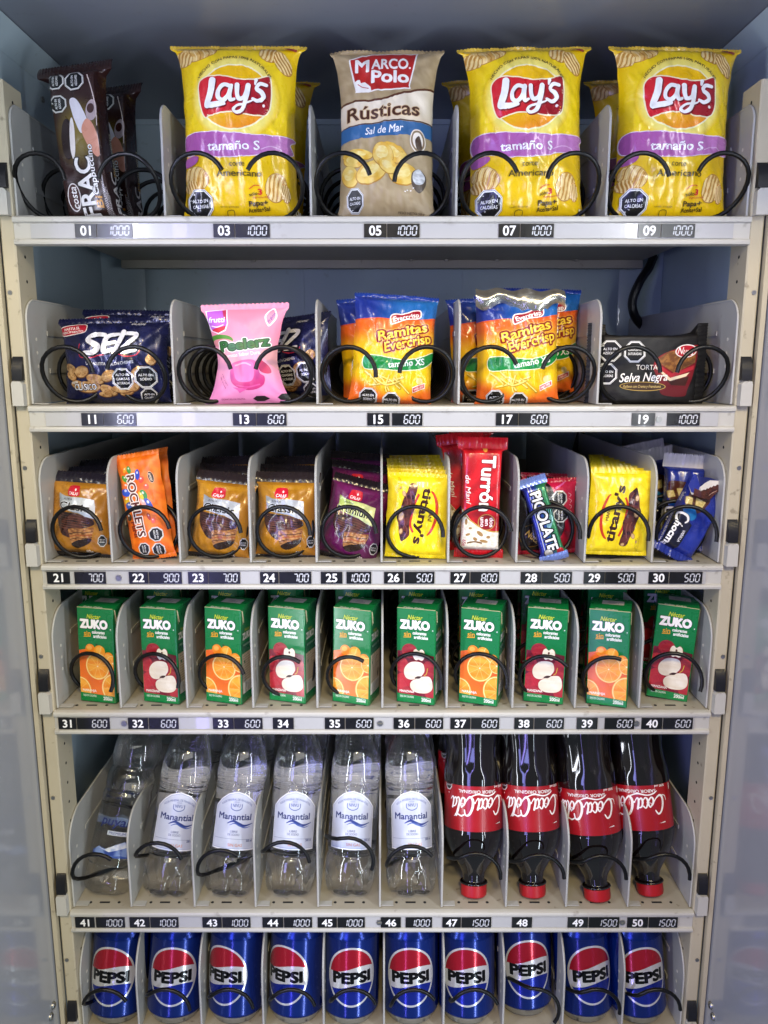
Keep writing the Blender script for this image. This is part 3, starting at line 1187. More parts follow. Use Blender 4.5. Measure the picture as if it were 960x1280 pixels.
a.P([(178, 745), (262, 740), (255, 772), (215, 790), (178, 790)], '#a9559d', True)
a.T("tamaño S", 480, 692, 48, '#fbf6fa', w=305, bold=.03, out=[(.05, '#82377a')])
a.S([(640, 712), (690, 694), (745, 700), (760, 722)], 5, '#dcb4d4')
a.T("corte", 497, 790, 30, '#5a4a12', w=88, bold=.005)
a.T("Americano", 506, 842, 34, '#4a3c0e', w=268, bold=.012)
a.OCT(262, 1003, 86, ("ALTO EN", "CALORÍAS"), sx=.98)
a.T("sólo", 585, 955, 18, '#4d3410', w=48, bold=.02, rot=-8)
a.T("3", 624, 942, 30, '#d3262a', w=22, bold=.04)
a.S([(562, 928), (590, 910), (622, 908)], 4, '#d3262a')
a.T("ingredientes", 630, 970, 10, '#c8472a', w=95, bold=.01, rot=-4)
a.T("Papa+", 612, 1002, 26, '#3c2a0c', w=112, bold=.035, rot=-4)
a.T("Aceite+Sal", 613, 1035, 21, '#3c2a0c', w=128, bold=.03, rot=-4)
a.T("TAMAÑO DE PORCIÓN", 438, 1022, 8, '#6a5410', w=110)
a.S([(422, 1042), (462, 1040), (460, 1072), (426, 1074)], 4, '#6a5410', closed=True, n=3)
a.T("50g", 836, 1050, 26, '#f4ecc8', w=50, bold=.02, out=[(.06, '#5a4a12')])
a.T("PESO NETO", 760, 1072, 9, '#5a4a12', w=80)
a.S([(775, 112), (840, 122)], 14, '#a03a2a')
CHIPS = [pouch_meshes(112, 166, 50, a, lays_base, M_FILM, seed=sd, ev=e_, flare=.22, flare_b=.17, crumple=cr_, flx=1.5, g=2.7, seal_top=3, seal_col='#d9b53a', back='#e3b400', bend=.2)
         for sd, e_, cr_ in ((3, .42, 1.05), (14, .40, 1.2), (27, .45, 1.15))]


def put(px, py, Y, zrow):
    return xat(px, Y, ZD[zrow])


def place(row, px, Y, meshes, kind, label, cat, group, rot=(0, 0, 0), dz=.001):
    """a package whose bottom stands on the deck of a row at pixel column px, Y behind the lip"""
    x = xat(px, Y, ZD[row])
    return package(kind, label, cat, group, meshes, (x, Y, ZD[row] + dz), tuple(D2(q) for q in rot))


for i_, (px, tag, Y, rot) in enumerate(((303, '03', .030, (-3, 0, 0)), (657, '07', .030, (-4, -1.6, 1)), (834, '09', .030, (-4, .6, 2)))):
    place(0, px, Y, CHIPS[i_], 'chip_bag', f'yellow crinkle chip bag with red and purple print, front one above price tag {tag}', 'chip bag', 'yellow chip bags on the top tray', rot)
for px, tag, Y, rot in ((316, '03', .115, (-6, 3, -4)), (640, '07', .120, (-2, -5, 3)), (806, '09', .125, (-3, -3, 5))):
    place(0, px, Y, CHIPS[1], 'chip_bag', f'yellow chip bag standing hidden behind the front chip bag above price tag {tag}', 'chip bag', 'yellow chip bags on the top tray', rot)

# ---- tan rustic chip bag
a = Art(458, 1088, .1686)
kraft = mottled('#a8926a', '#b7a27c', 26, 4)
a.P([(235, 190), (250, 165), (330, 138), (450, 128), (625, 130), (640, 150), (600, 330), (575, 365), (300, 378), (275, 360)], '#f4efe6', True)
a.P([(244, 190), (258, 170), (335, 146), (452, 136), (618, 138), (630, 155), (592, 325), (568, 357), (306, 369), (284, 352)], '#bb2420', True)
a.T("M", 313, 213, 78, '#faf6ee', w=78, bold=.045)
a.T("ARCO", 478, 205, 66, '#faf6ee', w=215, bold=.045)
a.T("Polo", 480, 288, 72, '#faf6ee', w=215, bold=.05)
a.P([(283, 372), (272, 312), (300, 300), (305, 318), (330, 312), (365, 345), (372, 374)], '#f4efe6')
a.S([(290, 330), (318, 345), (352, 352)], 5, '#bb2420')
a.E(596, 232, 6, 6, '#faf6ee', n=10)
a.P([(100, 437), (300, 428), (420, 428), (560, 390), (800, 330), (800, 545), (600, 548), (420, 560), (250, 572), (100, 568)], lambda x, y: mixc('#e9dcc2', '#d9c6a6', ss(480, 570, y)))
a.S([(100, 433), (300, 425), (430, 425), (560, 388), (800, 326)], 12, '#5a3018', cap=False)
a.S([(100, 565), (250, 568), (420, 556), (600, 546), (800, 542)], 7, '#4a2a1c', cap=False)
a.T("Rústicas", 440, 490, 76, '#4a2413', w=425, bold=.025, shear=.08, rot=-4, out=[(.05, '#d8b88a')])
a.P([(100, 568), (250, 572), (420, 561), (600, 551), (800, 547), (800, 632), (600, 628), (420, 636), (250, 648), (100, 652)], '#2f6496')
a.T("Sal de Mar", 448, 597, 40, '#f2f0ea', w=222, bold=.01, shear=.22, rot=-4)
chipc = mottled('#dfae34', '#f0cf6a', 34, 8)
for cx, cy, rx, ry, r in ((290, 735, 95, 32, 4), (262, 765, 62, 40, 20), (240, 850, 50, 66, -24), (370, 835, 98, 62, -22), (500, 730, 92, 50, 24), (440, 740, 60, 72, -30), (560, 845, 88, 62, 4), (470, 800, 60, 40, 30)):
    a.E(cx, cy, rx, ry, '#b98522', r)
    a.E(cx, cy - 3, rx * .95, ry * .93, chipc, r)
    a.E(cx - rx * .1, cy - ry * .2, rx * .6, ry * .5, mottled('#eccb62', '#f5e094', 20, 5), r)
a.E(645, 655, 46, 64, '#efe6d6', -8)
a.E(645, 655, 40, 57, '#8a7350', -8)
a.E(645, 655, 30, 46, '#efe6d6', -8)
a.P([(630, 655), (655, 630), (670, 700), (640, 700)], '#4a3626', True)
a.P([(608, 880), (615, 830), (655, 812), (695, 850), (690, 910), (660, 945), (625, 920)], '#55483a', True)
a.P([(618, 870), (622, 830), (655, 812), (688, 850), (680, 890), (640, 900)], mottled('#b6b8b6', '#e4e6e4', 16, 2), True)
a.OCT(270, 985, 76, ("ALTO EN", "CALORÍAS"), sx=.74)
for x, y in ((572, 938), (585, 930), (606, 932), (622, 918)):
    a.E(x, y, 5, 4, '#f0ece4', n=8)
a.T("PESO NETO 50 g", 610, 1052, 12, '#5a4a34', w=160, rot=3)
TAN = pouch_meshes(93, 163, 46, a, kraft, M_MATTE, seed=8, ev=.55, flare=.24, flare_b=.14, crumple=1.5, seal_top=3, seal_col='#a08b64', bend=.5)
place(0, 483, .030, TAN, 'chip_bag', 'tan paper-look chip bag with red badge and blue stripe above price tag 05', 'chip bag', 'tan chip bags on the top tray', (-4, 0, -2))

# ---- dark brown wafer bar
a = Art(440, 1040, .169, ang=-6.5, kx=1.12)
frac_base = lambda x, y: mixc('#2e1614', '#7c6a22', .9 * ss(1, .2, np.hypot((x - 395) / 150, (y - 560) / 230)))
for x, y, r in ((262, 258, 54), (368, 258, 60), (283, 393, 54)):
    a.OCT(x, y, r, ("ALTO EN", "AZÚCARES"), rot=-97, sx=.95)
a.E(335, 595, 34, 118, '#23100f', -3)
a.E(362, 590, 15, 118, '#e6dedb', -2)
a.P([(348, 372), (372, 360), (402, 392), (438, 470), (442, 500), (412, 562), (380, 500), (358, 430)], '#d9d6de', True)
a.P([(412, 540), (438, 480), (470, 505), (500, 580), (512, 680), (488, 692), (440, 620)], '#cf8f78', True)
a.E(468, 430, 32, 60, '#a9989c', 6)
a.E(462, 420, 20, 28, '#3a1a18', 6)
a.S([(440, 225), (470, 320), (490, 420), (500, 560), (515, 690)], 5, '#d8c8c4', cap=False)
a.P([(495, 520), (525, 560), (540, 660), (515, 690), (505, 600)], '#2a1412', True)
a.T("FRAC", 432, 868, 84, '#f2f0f0', w=335, bold=.035, rot=-97, out=[(.075, '#1c0d0c')])
a.T("Cappuccino", 466, 768, 30, '#f2f0f0', w=285, bold=.02, rot=-97, shear=.15, out=[(.06, '#1c0d0c')])
a.T("Bi", 497, 950, 36, '#c98c2a', w=62, bold=.03, rot=-97, shear=.2)
a.E(360, 925, 36, 80, '#e9e2e0', -5)
a.E(360, 925, 31, 74, '#43201c', -5)
a.T("costa", 360, 925, 34, '#f0ecea', w=125, rot=-97, shear=.25, bold=.015)
for k in range(6):
    a.T("GALLETAS RELLENAS", 528 + k * 8, 930 + k * 9, 6, '#d8cfd0', w=190 - 14 * k, rot=-97)
# print that runs on round the right side
a.T("Cappuccino", 655, 640, 26, '#d8d2b0', w=270, bold=.02, rot=-97, shear=.15)
a.T("FRAC", 655, 875, 60, '#e6e2e0', w=250, bold=.035, rot=-97)
a.T("Bi", 665, 735, 26, '#b98c3a', w=50, bold=.03, rot=-97)
a.T("costa", 655, 1000, 26, '#e6e2e0', w=90, bold=.015, rot=-97, shear=.2)
BAR = pouch_meshes(46, 144, 30, a, frac_base, M_FILM, seed=5, ev=.2, box=30, crumple=.5, seal_top=11, seal_bot=0, seal_col='#2c1512', bend=.5, g=3)
place(0, 119, .035, BAR, 'chocolate_bar', 'dark brown wafer bar with white block letters, front one above price tag 01', 'candy bar', 'brown wafer bars on the top tray', (-3, -6, -4), .003)
place(0, 148, .09, BAR, 'chocolate_bar', 'dark brown wafer bar half hidden behind the front bar above price tag 01', 'candy bar', 'brown wafer bars on the top tray', (-5, -4, -8), .001)

# ---- navy biscuit bag
a = Art(490, 712, .1575)
navy = mottled('#14173c', '#1c2050', 60, 2)
tan1 = mottled('#a97c4a', '#d0a873', 18, 3)
a.P([(105, 225), (130, 198), (250, 182), (318, 188), (315, 232), (260, 252), (150, 262)], '#e9dfe0', True)
a.P([(110, 226), (134, 203), (250, 187), (312, 192), (309, 230), (258, 247), (152, 256)], '#b01c34', True)
a.T("HASTA EL", 212, 212, 18, '#f2e8e8', w=115, bold=.03, rot=-5)
a.T("VENCIMIENTO", 215, 236, 14, '#f2e8e8', w=160, bold=.03, rot=-3)
a.T("GALLETITAS CROCANTES", 655, 165, 10, '#d8d8e4', w=210, bold=.01, rot=2)
a.T("SALADAS", 665, 188, 15, '#e8e8f0', w=90, bold=.02, rot=2)
a.S([(285, 320), (272, 365), (285, 405), (350, 412), (420, 398), (470, 392)], 7, '#c22a44')
a.S([(545, 392), (600, 408), (660, 398), (682, 372)], 7, '#c22a44')
for dx, dy, cc, ex in ((4, 5, '#0a0b20', 8), (0, 0, '#e6e6ee', 0)):
    o = lambda *p: [(x + dx, y + dy) for x, y in p]
    a.S(o((452, 262), (385, 258), (335, 290), (375, 318), (408, 340), (375, 378), (318, 378)), [26 + ex, 30 + ex, 34 + ex, 36 + ex, 36 + ex, 34 + ex, 24 + ex], cc)
    a.S(o((545, 258), (475, 272), (452, 320), (448, 372), (512, 358)), [20 + ex, 30 + ex, 34 + ex, 32 + ex, 22 + ex], cc)
    a.S(o((462, 322), (520, 312)), 22 + ex, cc)
    a.S(o((576, 244), (548, 310), (512, 384)), [34 + ex, 32 + ex, 26 + ex], cc)
    a.S(o((590, 254), (640, 255), (662, 268), (610, 318), (570, 350)), [24 + ex, 26 + ex, 28 + ex, 26 + ex, 18 + ex], cc)
    a.S(o((566, 384), (610, 376), (655, 366)), [14 + ex, 24 + ex, 18 + ex], cc)
a.T("LA GALLETITA", 390, 452, 18, '#e6e6ee', w=130, bold=.03, rot=3)
a.T("SALÓN CHISMES", 560, 452, 18, '#e6e6ee', w=160, bold=.03, rot=-6)
for cx, cy, rx, ry, r in ((200, 480, 48, 30, 30), (285, 505, 56, 42, -10), (205, 530, 40, 26, 40), (380, 555, 62, 34, 12), (470, 535, 55, 36, -30), (250, 590, 60, 30, 10), (320, 605, 85, 40, 0), (455, 628, 62, 34, 22), (575, 640, 50, 28, -10), (545, 625, 70, 24, 5), (610, 600, 60, 40, 0), (700, 520, 80, 50, 0), (430, 655, 45, 18, 5), (750, 432, 36, 38, 0)):
    a.E(cx, cy, rx, ry, '#6b4524', r)
    a.E(cx - 2, cy - 3, rx * .93, ry * .9, tan1, r)
    for q in range(4):
        a.E(cx + rx * .5 * math.cos(q * 2 + cx), cy + ry * .5 * math.sin(q * 2.3 + cx), 3.5, 3, '#7a5530', n=8)
a.T("CLÁSICO", 300, 602, 36, '#f2f2f4', w=150, bold=.02, out=[(.085, '#101230')])
a.T("SABOR", 228, 572, 13, '#f2f2f4', w=50, bold=.03)
a.OCT(563, 555, 76, ("ALTO EN", "GRASAS", "SATURADAS"))
a.OCT(710, 545, 76, ("ALTO EN", "SODIO"))
a.OCT(718, 668, 58, ("ALTO EN", "CALORÍAS"))
NAVY = pouch_meshes(110, 85, 40, a, navy, M_FOIL, seed=12, ev=.5, flare=.12, flare_b=.05, crumple=1.35, seal_top=5, seal_col='#15183e', bend=.4, g=3)
place(1, 149, .035, NAVY, 'biscuit_bag', 'navy cracker bag with brushed white letters, front one above price tag 11', 'snack bag', 'navy cracker bags', (-4, -1, 0))
place(1, 172, .085, NAVY, 'biscuit_bag', 'navy cracker bag peeping over the front cracker bag above price tag 11', 'snack bag', 'navy cracker bags', (-2, 1, -3), .012)
place(1, 362, .075, NAVY, 'biscuit_bag', 'navy cracker bag turned sideways behind the pink bag above price tag 13', 'snack bag', 'navy cracker bags', (-3, -5, -28), .004)

# ---- pink gummy bag
a = Art(412, 722, .1575)
pink = lambda x, y: mixc(mixc('#ea8aa6', '#f0a4bb', ss(250, 400, y)), '#dc86b6', ss(430, 640, y))
a.P([(150, 105), (295, 95), (305, 190), (290, 240), (240, 262), (180, 235), (155, 185)], '#f4e6f2')
a.P([(158, 110), (288, 101), (297, 190), (282, 233), (240, 253), (187, 230), (163, 182)], '#b65ccc')
a.P([(200, 225), (290, 205), (282, 233), (240, 253), (192, 236)], '#c8283e')
a.P([(262, 104), (288, 101), (294, 160), (280, 170)], '#b8325a')
a.T("frutti", 225, 165, 34, '#dff0fa', w=112, bold=.03, shear=.15)
a.S([(190, 205), (230, 214), (270, 200)], 7, '#f0e4f4')
a.P([(550, 150), (608, 98), (632, 150), (612, 190), (572, 218)], '#f6eef4', True)
a.P([(560, 152), (604, 108), (622, 150), (606, 182), (576, 206)], '#e48aa8', True)
a.T("sin gluten", 592, 160, 18, '#2c3f9c', w=78, bold=.03, rot=-48)
a.E(248, 300, 92, 36, '#4f8a2e', 2)
a.E(262, 318, 78, 26, '#d98a90', 2)
a.T("Peelerz", 412, 330, 62, '#2e6a34', w=320, bold=.045, rot=-6, out=[(.15, '#f4f4ee'), (.09, '#1c3f22')])
a.T("Gomitas Sabor Durazno", 412, 396, 22, '#fdf4f6', w=290, bold=.015, rot=-5)
candy = [(318, 480), (345, 448), (440, 432), (490, 450), (505, 520), (535, 545), (530, 590), (490, 622), (420, 632), (350, 612), (310, 570)]
a.P([(500, 430), (560, 470), (580, 520), (540, 525), (505, 500)], '#c33a62', True)
a.P([(520, 380), (630, 370), (635, 500), (590, 480), (545, 430)], '#e3a2a6', True)
a.P(candy, lambda x, y: mixc('#e065a4', '#b8246c', ss(430, 640, y + (x - 420) * .25)), True)
a.P([(335, 480), (360, 455), (440, 445), (470, 470), (460, 560), (400, 580), (345, 560)], '#e377b2', True)
a.S([(350, 470), (410, 455), (450, 470)], 9, '#f2b4d4')
a.S([(345, 598), (420, 612), (500, 596)], 10, '#c84a8c')
a.P([(318, 612), (420, 622), (360, 650), (350, 632)], '#d5559a')
for t_, x, y, r in (("con jugo", 270, 560, 70), ("de fruta", 255, 580, 70)):
    a.T(t_, x, y, 9, '#8a4a6c', w=80, rot=r)
a.P([(445, 690), (470, 672), (525, 672), (560, 690), (520, 706), (470, 706)], '#151216')
a.P([(610, 685), (640, 662), (690, 662), (720, 700), (680, 708), (630, 702)], '#151216')
a.T("GOMITAS DE FRUTA", 310, 690, 10, '#8a3a60', w=160)
PINK = pouch_meshes(64, 98, 30, a, pink, M_MATTE, seed=21, ev=.62, flare=.44, flare_b=.50, crumple=.8, seal_top=5, seal_bot=0, seal_col='#e88ca8', bend=.1, zig=4, g=3, belly=.45, flx=.8)
place(1, 312, .022, PINK, 'gummy_bag', 'pink gummy candy bag with green lettering above price tag 13', 'candy bag', 'pink candy bags', (-2, -1.5, -2))

# ---- orange and yellow crisp sticks
a = Art(462, 880, .140)


def ram_base(x, y):
    c = mixc('#e2631a', '#f0c010', ss(285, 480, y + (x - 460) * .12))
    return mixc(c, '#e2671c', ss(790, 900, y + np.abs(x - 500) * .42))


a.P([(0, 0), (960, 0), (960, 205), (800, 215), (640, 250), (460, 262), (320, 258), (0, 285)], lambda x, y: mixc('#1b2f86', '#1f62a8', ss(250, 560, x)))
a.S([(0, 285), (320, 260), (460, 264), (640, 252), (960, 207)], 8, '#d8521c', cap=False)
a.P([(418, 250), (440, 222), (520, 212), (590, 185), (645, 178), (655, 225), (620, 252), (540, 262), (450, 300), (425, 295)], '#f2e6e0', True)
a.P([(426, 252), (446, 230), (522, 220), (594, 193), (640, 187), (647, 222), (616, 244), (538, 254), (450, 290), (432, 287)], '#9c1a2c', True)
a.T("Evercrisp", 538, 238, 32, '#f8f2ee', w=195, bold=.035, rot=-14)
for t_, x, y, w in (("Ramitas", 520, 346, 372), ("Evercrisp", 562, 426, 352)):
    a.T(t_, x, y, 66, '#f8d23c', w=w, bold=.03, rot=-15, shear=.1, out=[(.19, '#f0b848'), (.15, '#86200f')])
grn = [(245, 545), (330, 538), (440, 552), (560, 560), (680, 528), (775, 478), (765, 540), (700, 600), (600, 628), (480, 636), (380, 632), (250, 632)]
a.S(grn, 12, '#f2efc8', closed=True, n=4)
a.P(grn, '#158a3c', True)
a.T("tamaño XS", 562, 580, 44, '#f4f6f0', w=275, bold=.025, rot=-9)
for p in (((330, 650), (400, 720), (450, 790)), ((300, 760), (400, 740), (550, 690)), ((380, 690), (460, 720), (530, 770)), ((440, 680), (420, 760), (430, 800)), ((350, 740), (300, 690), (260, 660)), ((480, 700), (540, 745), (600, 800)), ((330, 700), (420, 750), (520, 720))):
    a.S(p, 16, '#b98f1c')
    a.S([(x - 2, y - 3) for x, y in p], 10, '#f2df72')
a.P([(620, 755), (715, 712), (720, 752), (628, 795)], '#f0e4da')
a.P([(625, 760), (711, 720), (715, 748), (632, 788)], '#c22a22')
a.T("SABOR QUESO", 670, 755, 14, '#f6ece6', w=76, bold=.02, rot=-25)
a.E(672, 705, 26, 26, '#e8d48a')
a.OCT(292, 846, 74, ("ALTO EN", "SODIO"))
a.OCT(470, 868, 74, ("ALTO EN", "CALORÍAS"))
STICK, STICK2 = [pouch_meshes(85, 110, 40, a, ram_base, M_FILM, seed=sd, ev=.45, flare=.07, flare_b=.08, crumple=1.7, seal_top=4, seal_col='#1d3a90', back='#d8691a', bend=.6, g=2.7) for sd in (31, 38)]
place(1, 487, .030, STICK, 'snack_stick_bag', 'orange and yellow fried stick bag with blue top, front one above price tag 15', 'snack bag', 'orange and yellow stick bags', (-5, 4, 1), .001)
place(1, 478, .075, STICK, 'snack_stick_bag', 'orange and yellow stick bag hidden behind the front bag above price tag 15', 'snack bag', 'orange and yellow stick bags', (-2, -3, 4))
FOLD = Surf(np.stack(np.meshgrid(np.linspace(-.046, .047, 31), np.linspace(0, .017, 9)), -1)[..., [0, 0, 1]] * [1, 0, 1], 93, 17)
gx, gz = FOLD.P[..., 0], FOLD.P[..., 2]
FOLD = Surf(np.stack([gx, -.004 - .006 * np.sin(gz / .017 * PI) - .0012 * fbm(gx * 160, gz * 240, 3, 3), gz - (.010 * np.exp(-((gx - .012) / .02) ** 2) + .004 * np.sin(gx * 130)) * (1 - gz / .017) - gx * .05 + .0015 * np.sin(gx * 210)], -1), 93, 17)
fold_me = printed_mesh('folded_top', [FOLD.tris(None, lambda x, y: mixc('#8b8a82', '#cfccbe', .5 + .5 * fbm(x / 5, y / 4, 2, 3)))], printed("silver_inside", .22, metallic=.85, bump=.4, scale=90))
s17 = place(1, 646, .030, STICK2, 'snack_stick_bag', 'stick bag with its silver top folded over, front one above price tag 17', 'snack bag', 'orange and yellow stick bags', (-4, -1.5, -4), .001)
f = link('folded_top', fold_me, s17)
f.location = (.002, -.006, .101)
f['label'] = 'crumpled silver inside of the bag folded over its top'
place(1, 612, .078, STICK, 'snack_stick_bag', 'stick bag behind left of the silver topped bag above price tag 17', 'snack bag', 'orange and yellow stick bags', (-3, -3, 10))
place(1, 668, .090, STICK, 'snack_stick_bag', 'stick bag showing only its blue top behind the silver topped bag', 'snack bag', 'orange and yellow stick bags', (-3, 2, -3), .012)

# ---- black cake pack lying across slot 19 (its length runs left to right)
a = Art(452, 345, .1575, ang=90, shift=(0, 54))
blk = mottled('#0e0d0e', '#191717', 40, 3)
a.P([(470, 312), (560, 232), (770, 185), (775, 260), (745, 400), (715, 480), (690, 525), (540, 512), (515, 430)], lambda x, y: mixc('#8e1a24', '#5d0f18', ss(200, 520, y)), True)
a.P([(485, 290), (560, 232), (765, 190), (760, 300), (620, 372)], mottled('#6e4222', '#9c6a34', 14, 4))
a.P([(480, 300), (600, 372), (755, 318), (750, 345), (600, 402), (486, 330)], '#b52a36')
a.P([(480, 318), (590, 402), (725, 366), (700, 392), (585, 424), (505, 350)], '#e9d3b0')
a.P([(530, 385), (590, 424), (720, 392), (700, 455), (600, 450)], '#3c1a14')
a.E(690, 225, 78, 44, '#efe6e2', -4)
a.E(690, 225, 70, 37, '#b51a2c', -4)
a.T("Nuria", 690, 225, 42, '#f6eeea', w=112, bold=.02, shear=.2, rot=4)
a.OCT(183, 225, 76, ("ALTO EN", "AZÚCARES"), th=.17)
a.OCT(342, 230, 76, ("GRASAS", "SATURADAS"), th=.17)
a.OCT(165, 375, 76, ("ALTO EN", "CALORÍAS"), th=.17)
a.T("TORTA", 428, 332, 32, '#ece6dc', w=142, bold=.0)
a.T("Selva Negra", 415, 396, 56, '#f4f0ea', w=320, bold=.018, shear=.25, rot=-2)
a.E(408, 458, 154, 31, '#b99a4a', 1)
a.E(408, 458, 149, 27, '#3a2412', 1)
a.T("Relleno con Crema y Frambuesa", 405, 458, 18, '#cdb26a', w=250, bold=.005, shear=.2)
CAKE = pouch_meshes(70, 108, 36, a, blk, M_DARK, seed=41, ev=.16, box=24, crumple=.55, seal_top=12, seal_bot=8, seal_col='#121112', bend=.3, g=3)
x = xat(752, .05, ZD[1])


def lay(row, pxl, Y, meshes, kind, label, cat, group, hz, roll=90, yaw=0, tip=0):
    """a package lying on its long side: its top points right"""
    t = package(kind, label, cat, group, meshes, (xat(pxl, Y, ZD[row]), Y, ZD[row] + hz), (0, 0, 0))
    t.rotation_mode = 'XYZ'
    t.rotation_euler = (D2(tip), D2(roll), D2(yaw))
    return t


lay(1, 741, .034, CAKE, 'cake_pack', 'black cake pack with a red cake slice, front one above price tag 19', 'snack cake', 'black cake packs', .037)
lay(1, 752, .085, CAKE, 'cake_pack', 'black cake pack lying behind the front cake pack above price tag 19', 'snack cake', 'black cake packs', .038, 90, 2)

# ================================================================== third tray
# ---- round layered cookie packs, plain (mustard) and dark (purple) kinds


def cookie_art(c0, c1, lab0, lab1, word, px0=388, py0=1195, w=300):
    a = Art(px0, py0, .115)
    base = lambda x, y: mixc(mixc(c0, c1, .5 + .5 * fbm(x / 90, y / 90, 3, 2)), '#1a1518', ss(575, 480, y) * .0)
    a.P([(140, 640), (140, 520), (640, 520), (640, 600), (520, 560), (330, 570)], mixc(c0, c1, 0.9))
    lab = [(192, 622), (260, 650), (330, 655), (440, 655), (560, 672), (570, 850), (510, 838), (430, 806), (330, 790), (215, 765)]
    a.P(lab, lambda x, y: mixc(lab0, lab1, ss(200, 560, x + (y - 700) * .4)))
    a.P([(288, 570), (310, 548), (385, 548), (405, 570), (402, 640), (290, 640)], '#c81c32', True)
    a.E(362, 585, 9, 12, '#f6eef0', n=10)
    a.T("CALAF", 346, 622, 27, '#f6eef0', w=98, bold=.03, rot=4)
    a.T("ALFAJOR" if word != "premium" else "doble", 300, 676, 18, '#2a2630', w=92, bold=.02, rot=3)
    a.T(word, 368, 745, 66, '#17161c', w=w, bold=.035, rot=4, out=[(.07, lab1)])
    ck = [(195, 790), (300, 800), (430, 815), (548, 858), (560, 900), (520, 930), (440, 950), (330, 960), (330, 1040), (270, 1020), (215, 940), (190, 860)]
    a.P(ck, mottled('#2c1816', '#553028', 34, 6), True)
    for i in range(7):
        y = 812 + i * 22
        a.S([(215 + i * 4, y), (300, y + 14 - i), (400, y + 10 + i * 2), (500 + 4 * i, y + 30)], 5, '#6e463c', n=5, cap=False)
    bite = [(326, 968), (400, 945), (470, 948), (555, 930), (560, 960), (540, 1040), (480, 1052), (420, 1060), (345, 1105), (330, 1060)]
    a.P(bite, mottled('#7c4a26', '#b98550', 16, 9))
    for i, y in enumerate((985, 1012, 1040)):
        a.S([(332, y + 22), (400, y + 4), (470, y + 4), (548, y - 12)], 8, '#4a2a1a' if i != 1 else '#9c4a20', n=5, cap=False)
    a.P([(345, 1105), (420, 1062), (540, 1042), (500, 1100), (400, 1140)], '#241412', True)
    a.T("40g", 512, 1170, 34, '#efe6d6', w=66, bold=.03)
    a.OCT(628, 1060, 62, ("ALTO EN", "AZÚCARES"), sx=.6)
    return a, base


a, b = cookie_art('#a06616', '#c08a24', '#8e959c', '#c6cdd8', "Classic")
kw = dict(ev=.42, pu=2.2, qu=.6, flare=.12, flare_b=.10, crumple=1.25, seal_bot=4, bend=.6, g=2.8)
COOK1, COOK1B = [pouch_meshes(64, 81, 33, a, b, M_FILM, seed=sd, seal_top=11, seal_col='#2a2226', seal_col_b='#1d1a22', back='#2a2226', **kw) for sd in (51, 58)]
a, b = cookie_art('#94601c', '#b98028', '#98a2ac', '#dfe4ec', "Clasic")
COOK0 = pouch_meshes(67, 78, 33, a, b, M_FILM, seed=55, seal_top=11, seal_col='#1f1c2a', seal_col_b='#181724', back='#20202c', **kw)
a, b = cookie_art('#4a0f3c', '#6e1a58', '#9fb45a', '#e2e8a0', "premium", w=330)
COOK2 = pouch_meshes(64, 80, 33, a, b, M_FILM, seed=57, seal_top=9, seal_col='#180f18', seal_col_b='#180f18', back='#180f18', **kw)
G = 'round layered cookie packs'
for row_, px, Y, rot, dz, me, txt in (
        (2, 101, .028, (-8, 3, -6), .006, COOK0, 'mustard cookie pack with a crumpled dark top, front one above price tag 21'),
        (2, 112, .060, (-12, -4, 5), .010, COOK0, 'dark topped cookie pack behind the front cookie pack above price tag 21'),
        (2, 124, .095, (-14, -6, 8), .014, COOK0, 'dark cookie pack furthest back above price tag 21'),
        (2, 274, .030, (-10, 6, -4), .003, COOK1, 'mustard cookie pack with a tilted brown seal, front one above price tag 23'),
        (2, 284, .062, (-12, 3, 2), .008, COOK1B, 'mustard cookie pack second in line above price tag 23'),
        (2, 288, .098, (-12, -2, 0), .014, COOK1, 'mustard cookie pack third in line above price tag 23'),
        (2, 358, .030, (-9, 1, -2), .003, COOK1B, 'mustard cookie pack standing straight, front one above price tag 24'),
        (2, 360, .062, (-12, 2, 2), .008, COOK1, 'mustard cookie pack second in line above price tag 24'),
        (2, 362, .098, (-12, -2, 0), .014, COOK1, 'mustard cookie pack third in line above price tag 24'),
        (2, 433, .030, (-11, 13, -6), .001, COOK2, 'purple cookie pack with lime green label, front one above price tag 25'),
        (2, 441, .062, (-14, 9, 6), .014, COOK2, 'dark purple cookie pack second in line above price tag 25'),
        (2, 444, .098, (-14, 4, 0), .022, COOK2, 'dark purple cookie pack third in line above price tag 25')):
    place(row_, px, Y, me, 'cookie_pack', txt, 'cookie', G, rot, dz)

# ---- orange sweets bag
a = Art(466, 1160, .103, ang=-11)
org = mottled('#e2650c', '#f07d18', 60, 7)
cand = [(195, 255, 24, 42, -20, '#3a8a2e'), (295, 300, 28, 58, -15, '#2a48b8'), (345, 350, 26, 36, 10, '#d8402a'), (398, 420, 28, 34, -10, '#e05a30'), (372, 510, 34, 60, -30, '#2f8a3a'),
        (430, 610, 34, 76, -35, '#2b50b4'), (375, 600, 24, 60, -35, '#e8b4b0'), (345, 520, 20, 46, -30, '#e4c42a'), (150, 355, 26, 46, -50, '#4c8f30'), (170, 440, 30, 60, -70, '#e8702e'),
        (175, 500, 40, 62, -80, '#2a52c0'), (190, 580, 32, 50, 40, '#e0b022'), (215, 640, 44, 44, 0, '#35539c'), (150, 260, 18, 34, 20, '#e8a02a'), (435, 740, 18, 40, -20, '#b0402a'), (480, 780, 20, 30, 0, '#e05a50'), (205, 760, 34, 40, 0, '#5c4028')]
for cx, cy, rx, ry, r, cc in cand:
    a.E(cx, cy, rx, ry, cc, r, n=18)
    a.E(cx - rx * .2, cy - ry * .35, rx * .35, ry * .25, mixc(cc, '#ffffff', .55), r, n=10)
a.T("ROCKLETS", 288, 632, 88, '#5a1c14', w=660, bold=.035, rot=77, out=[(.11, '#f2e6dc')])
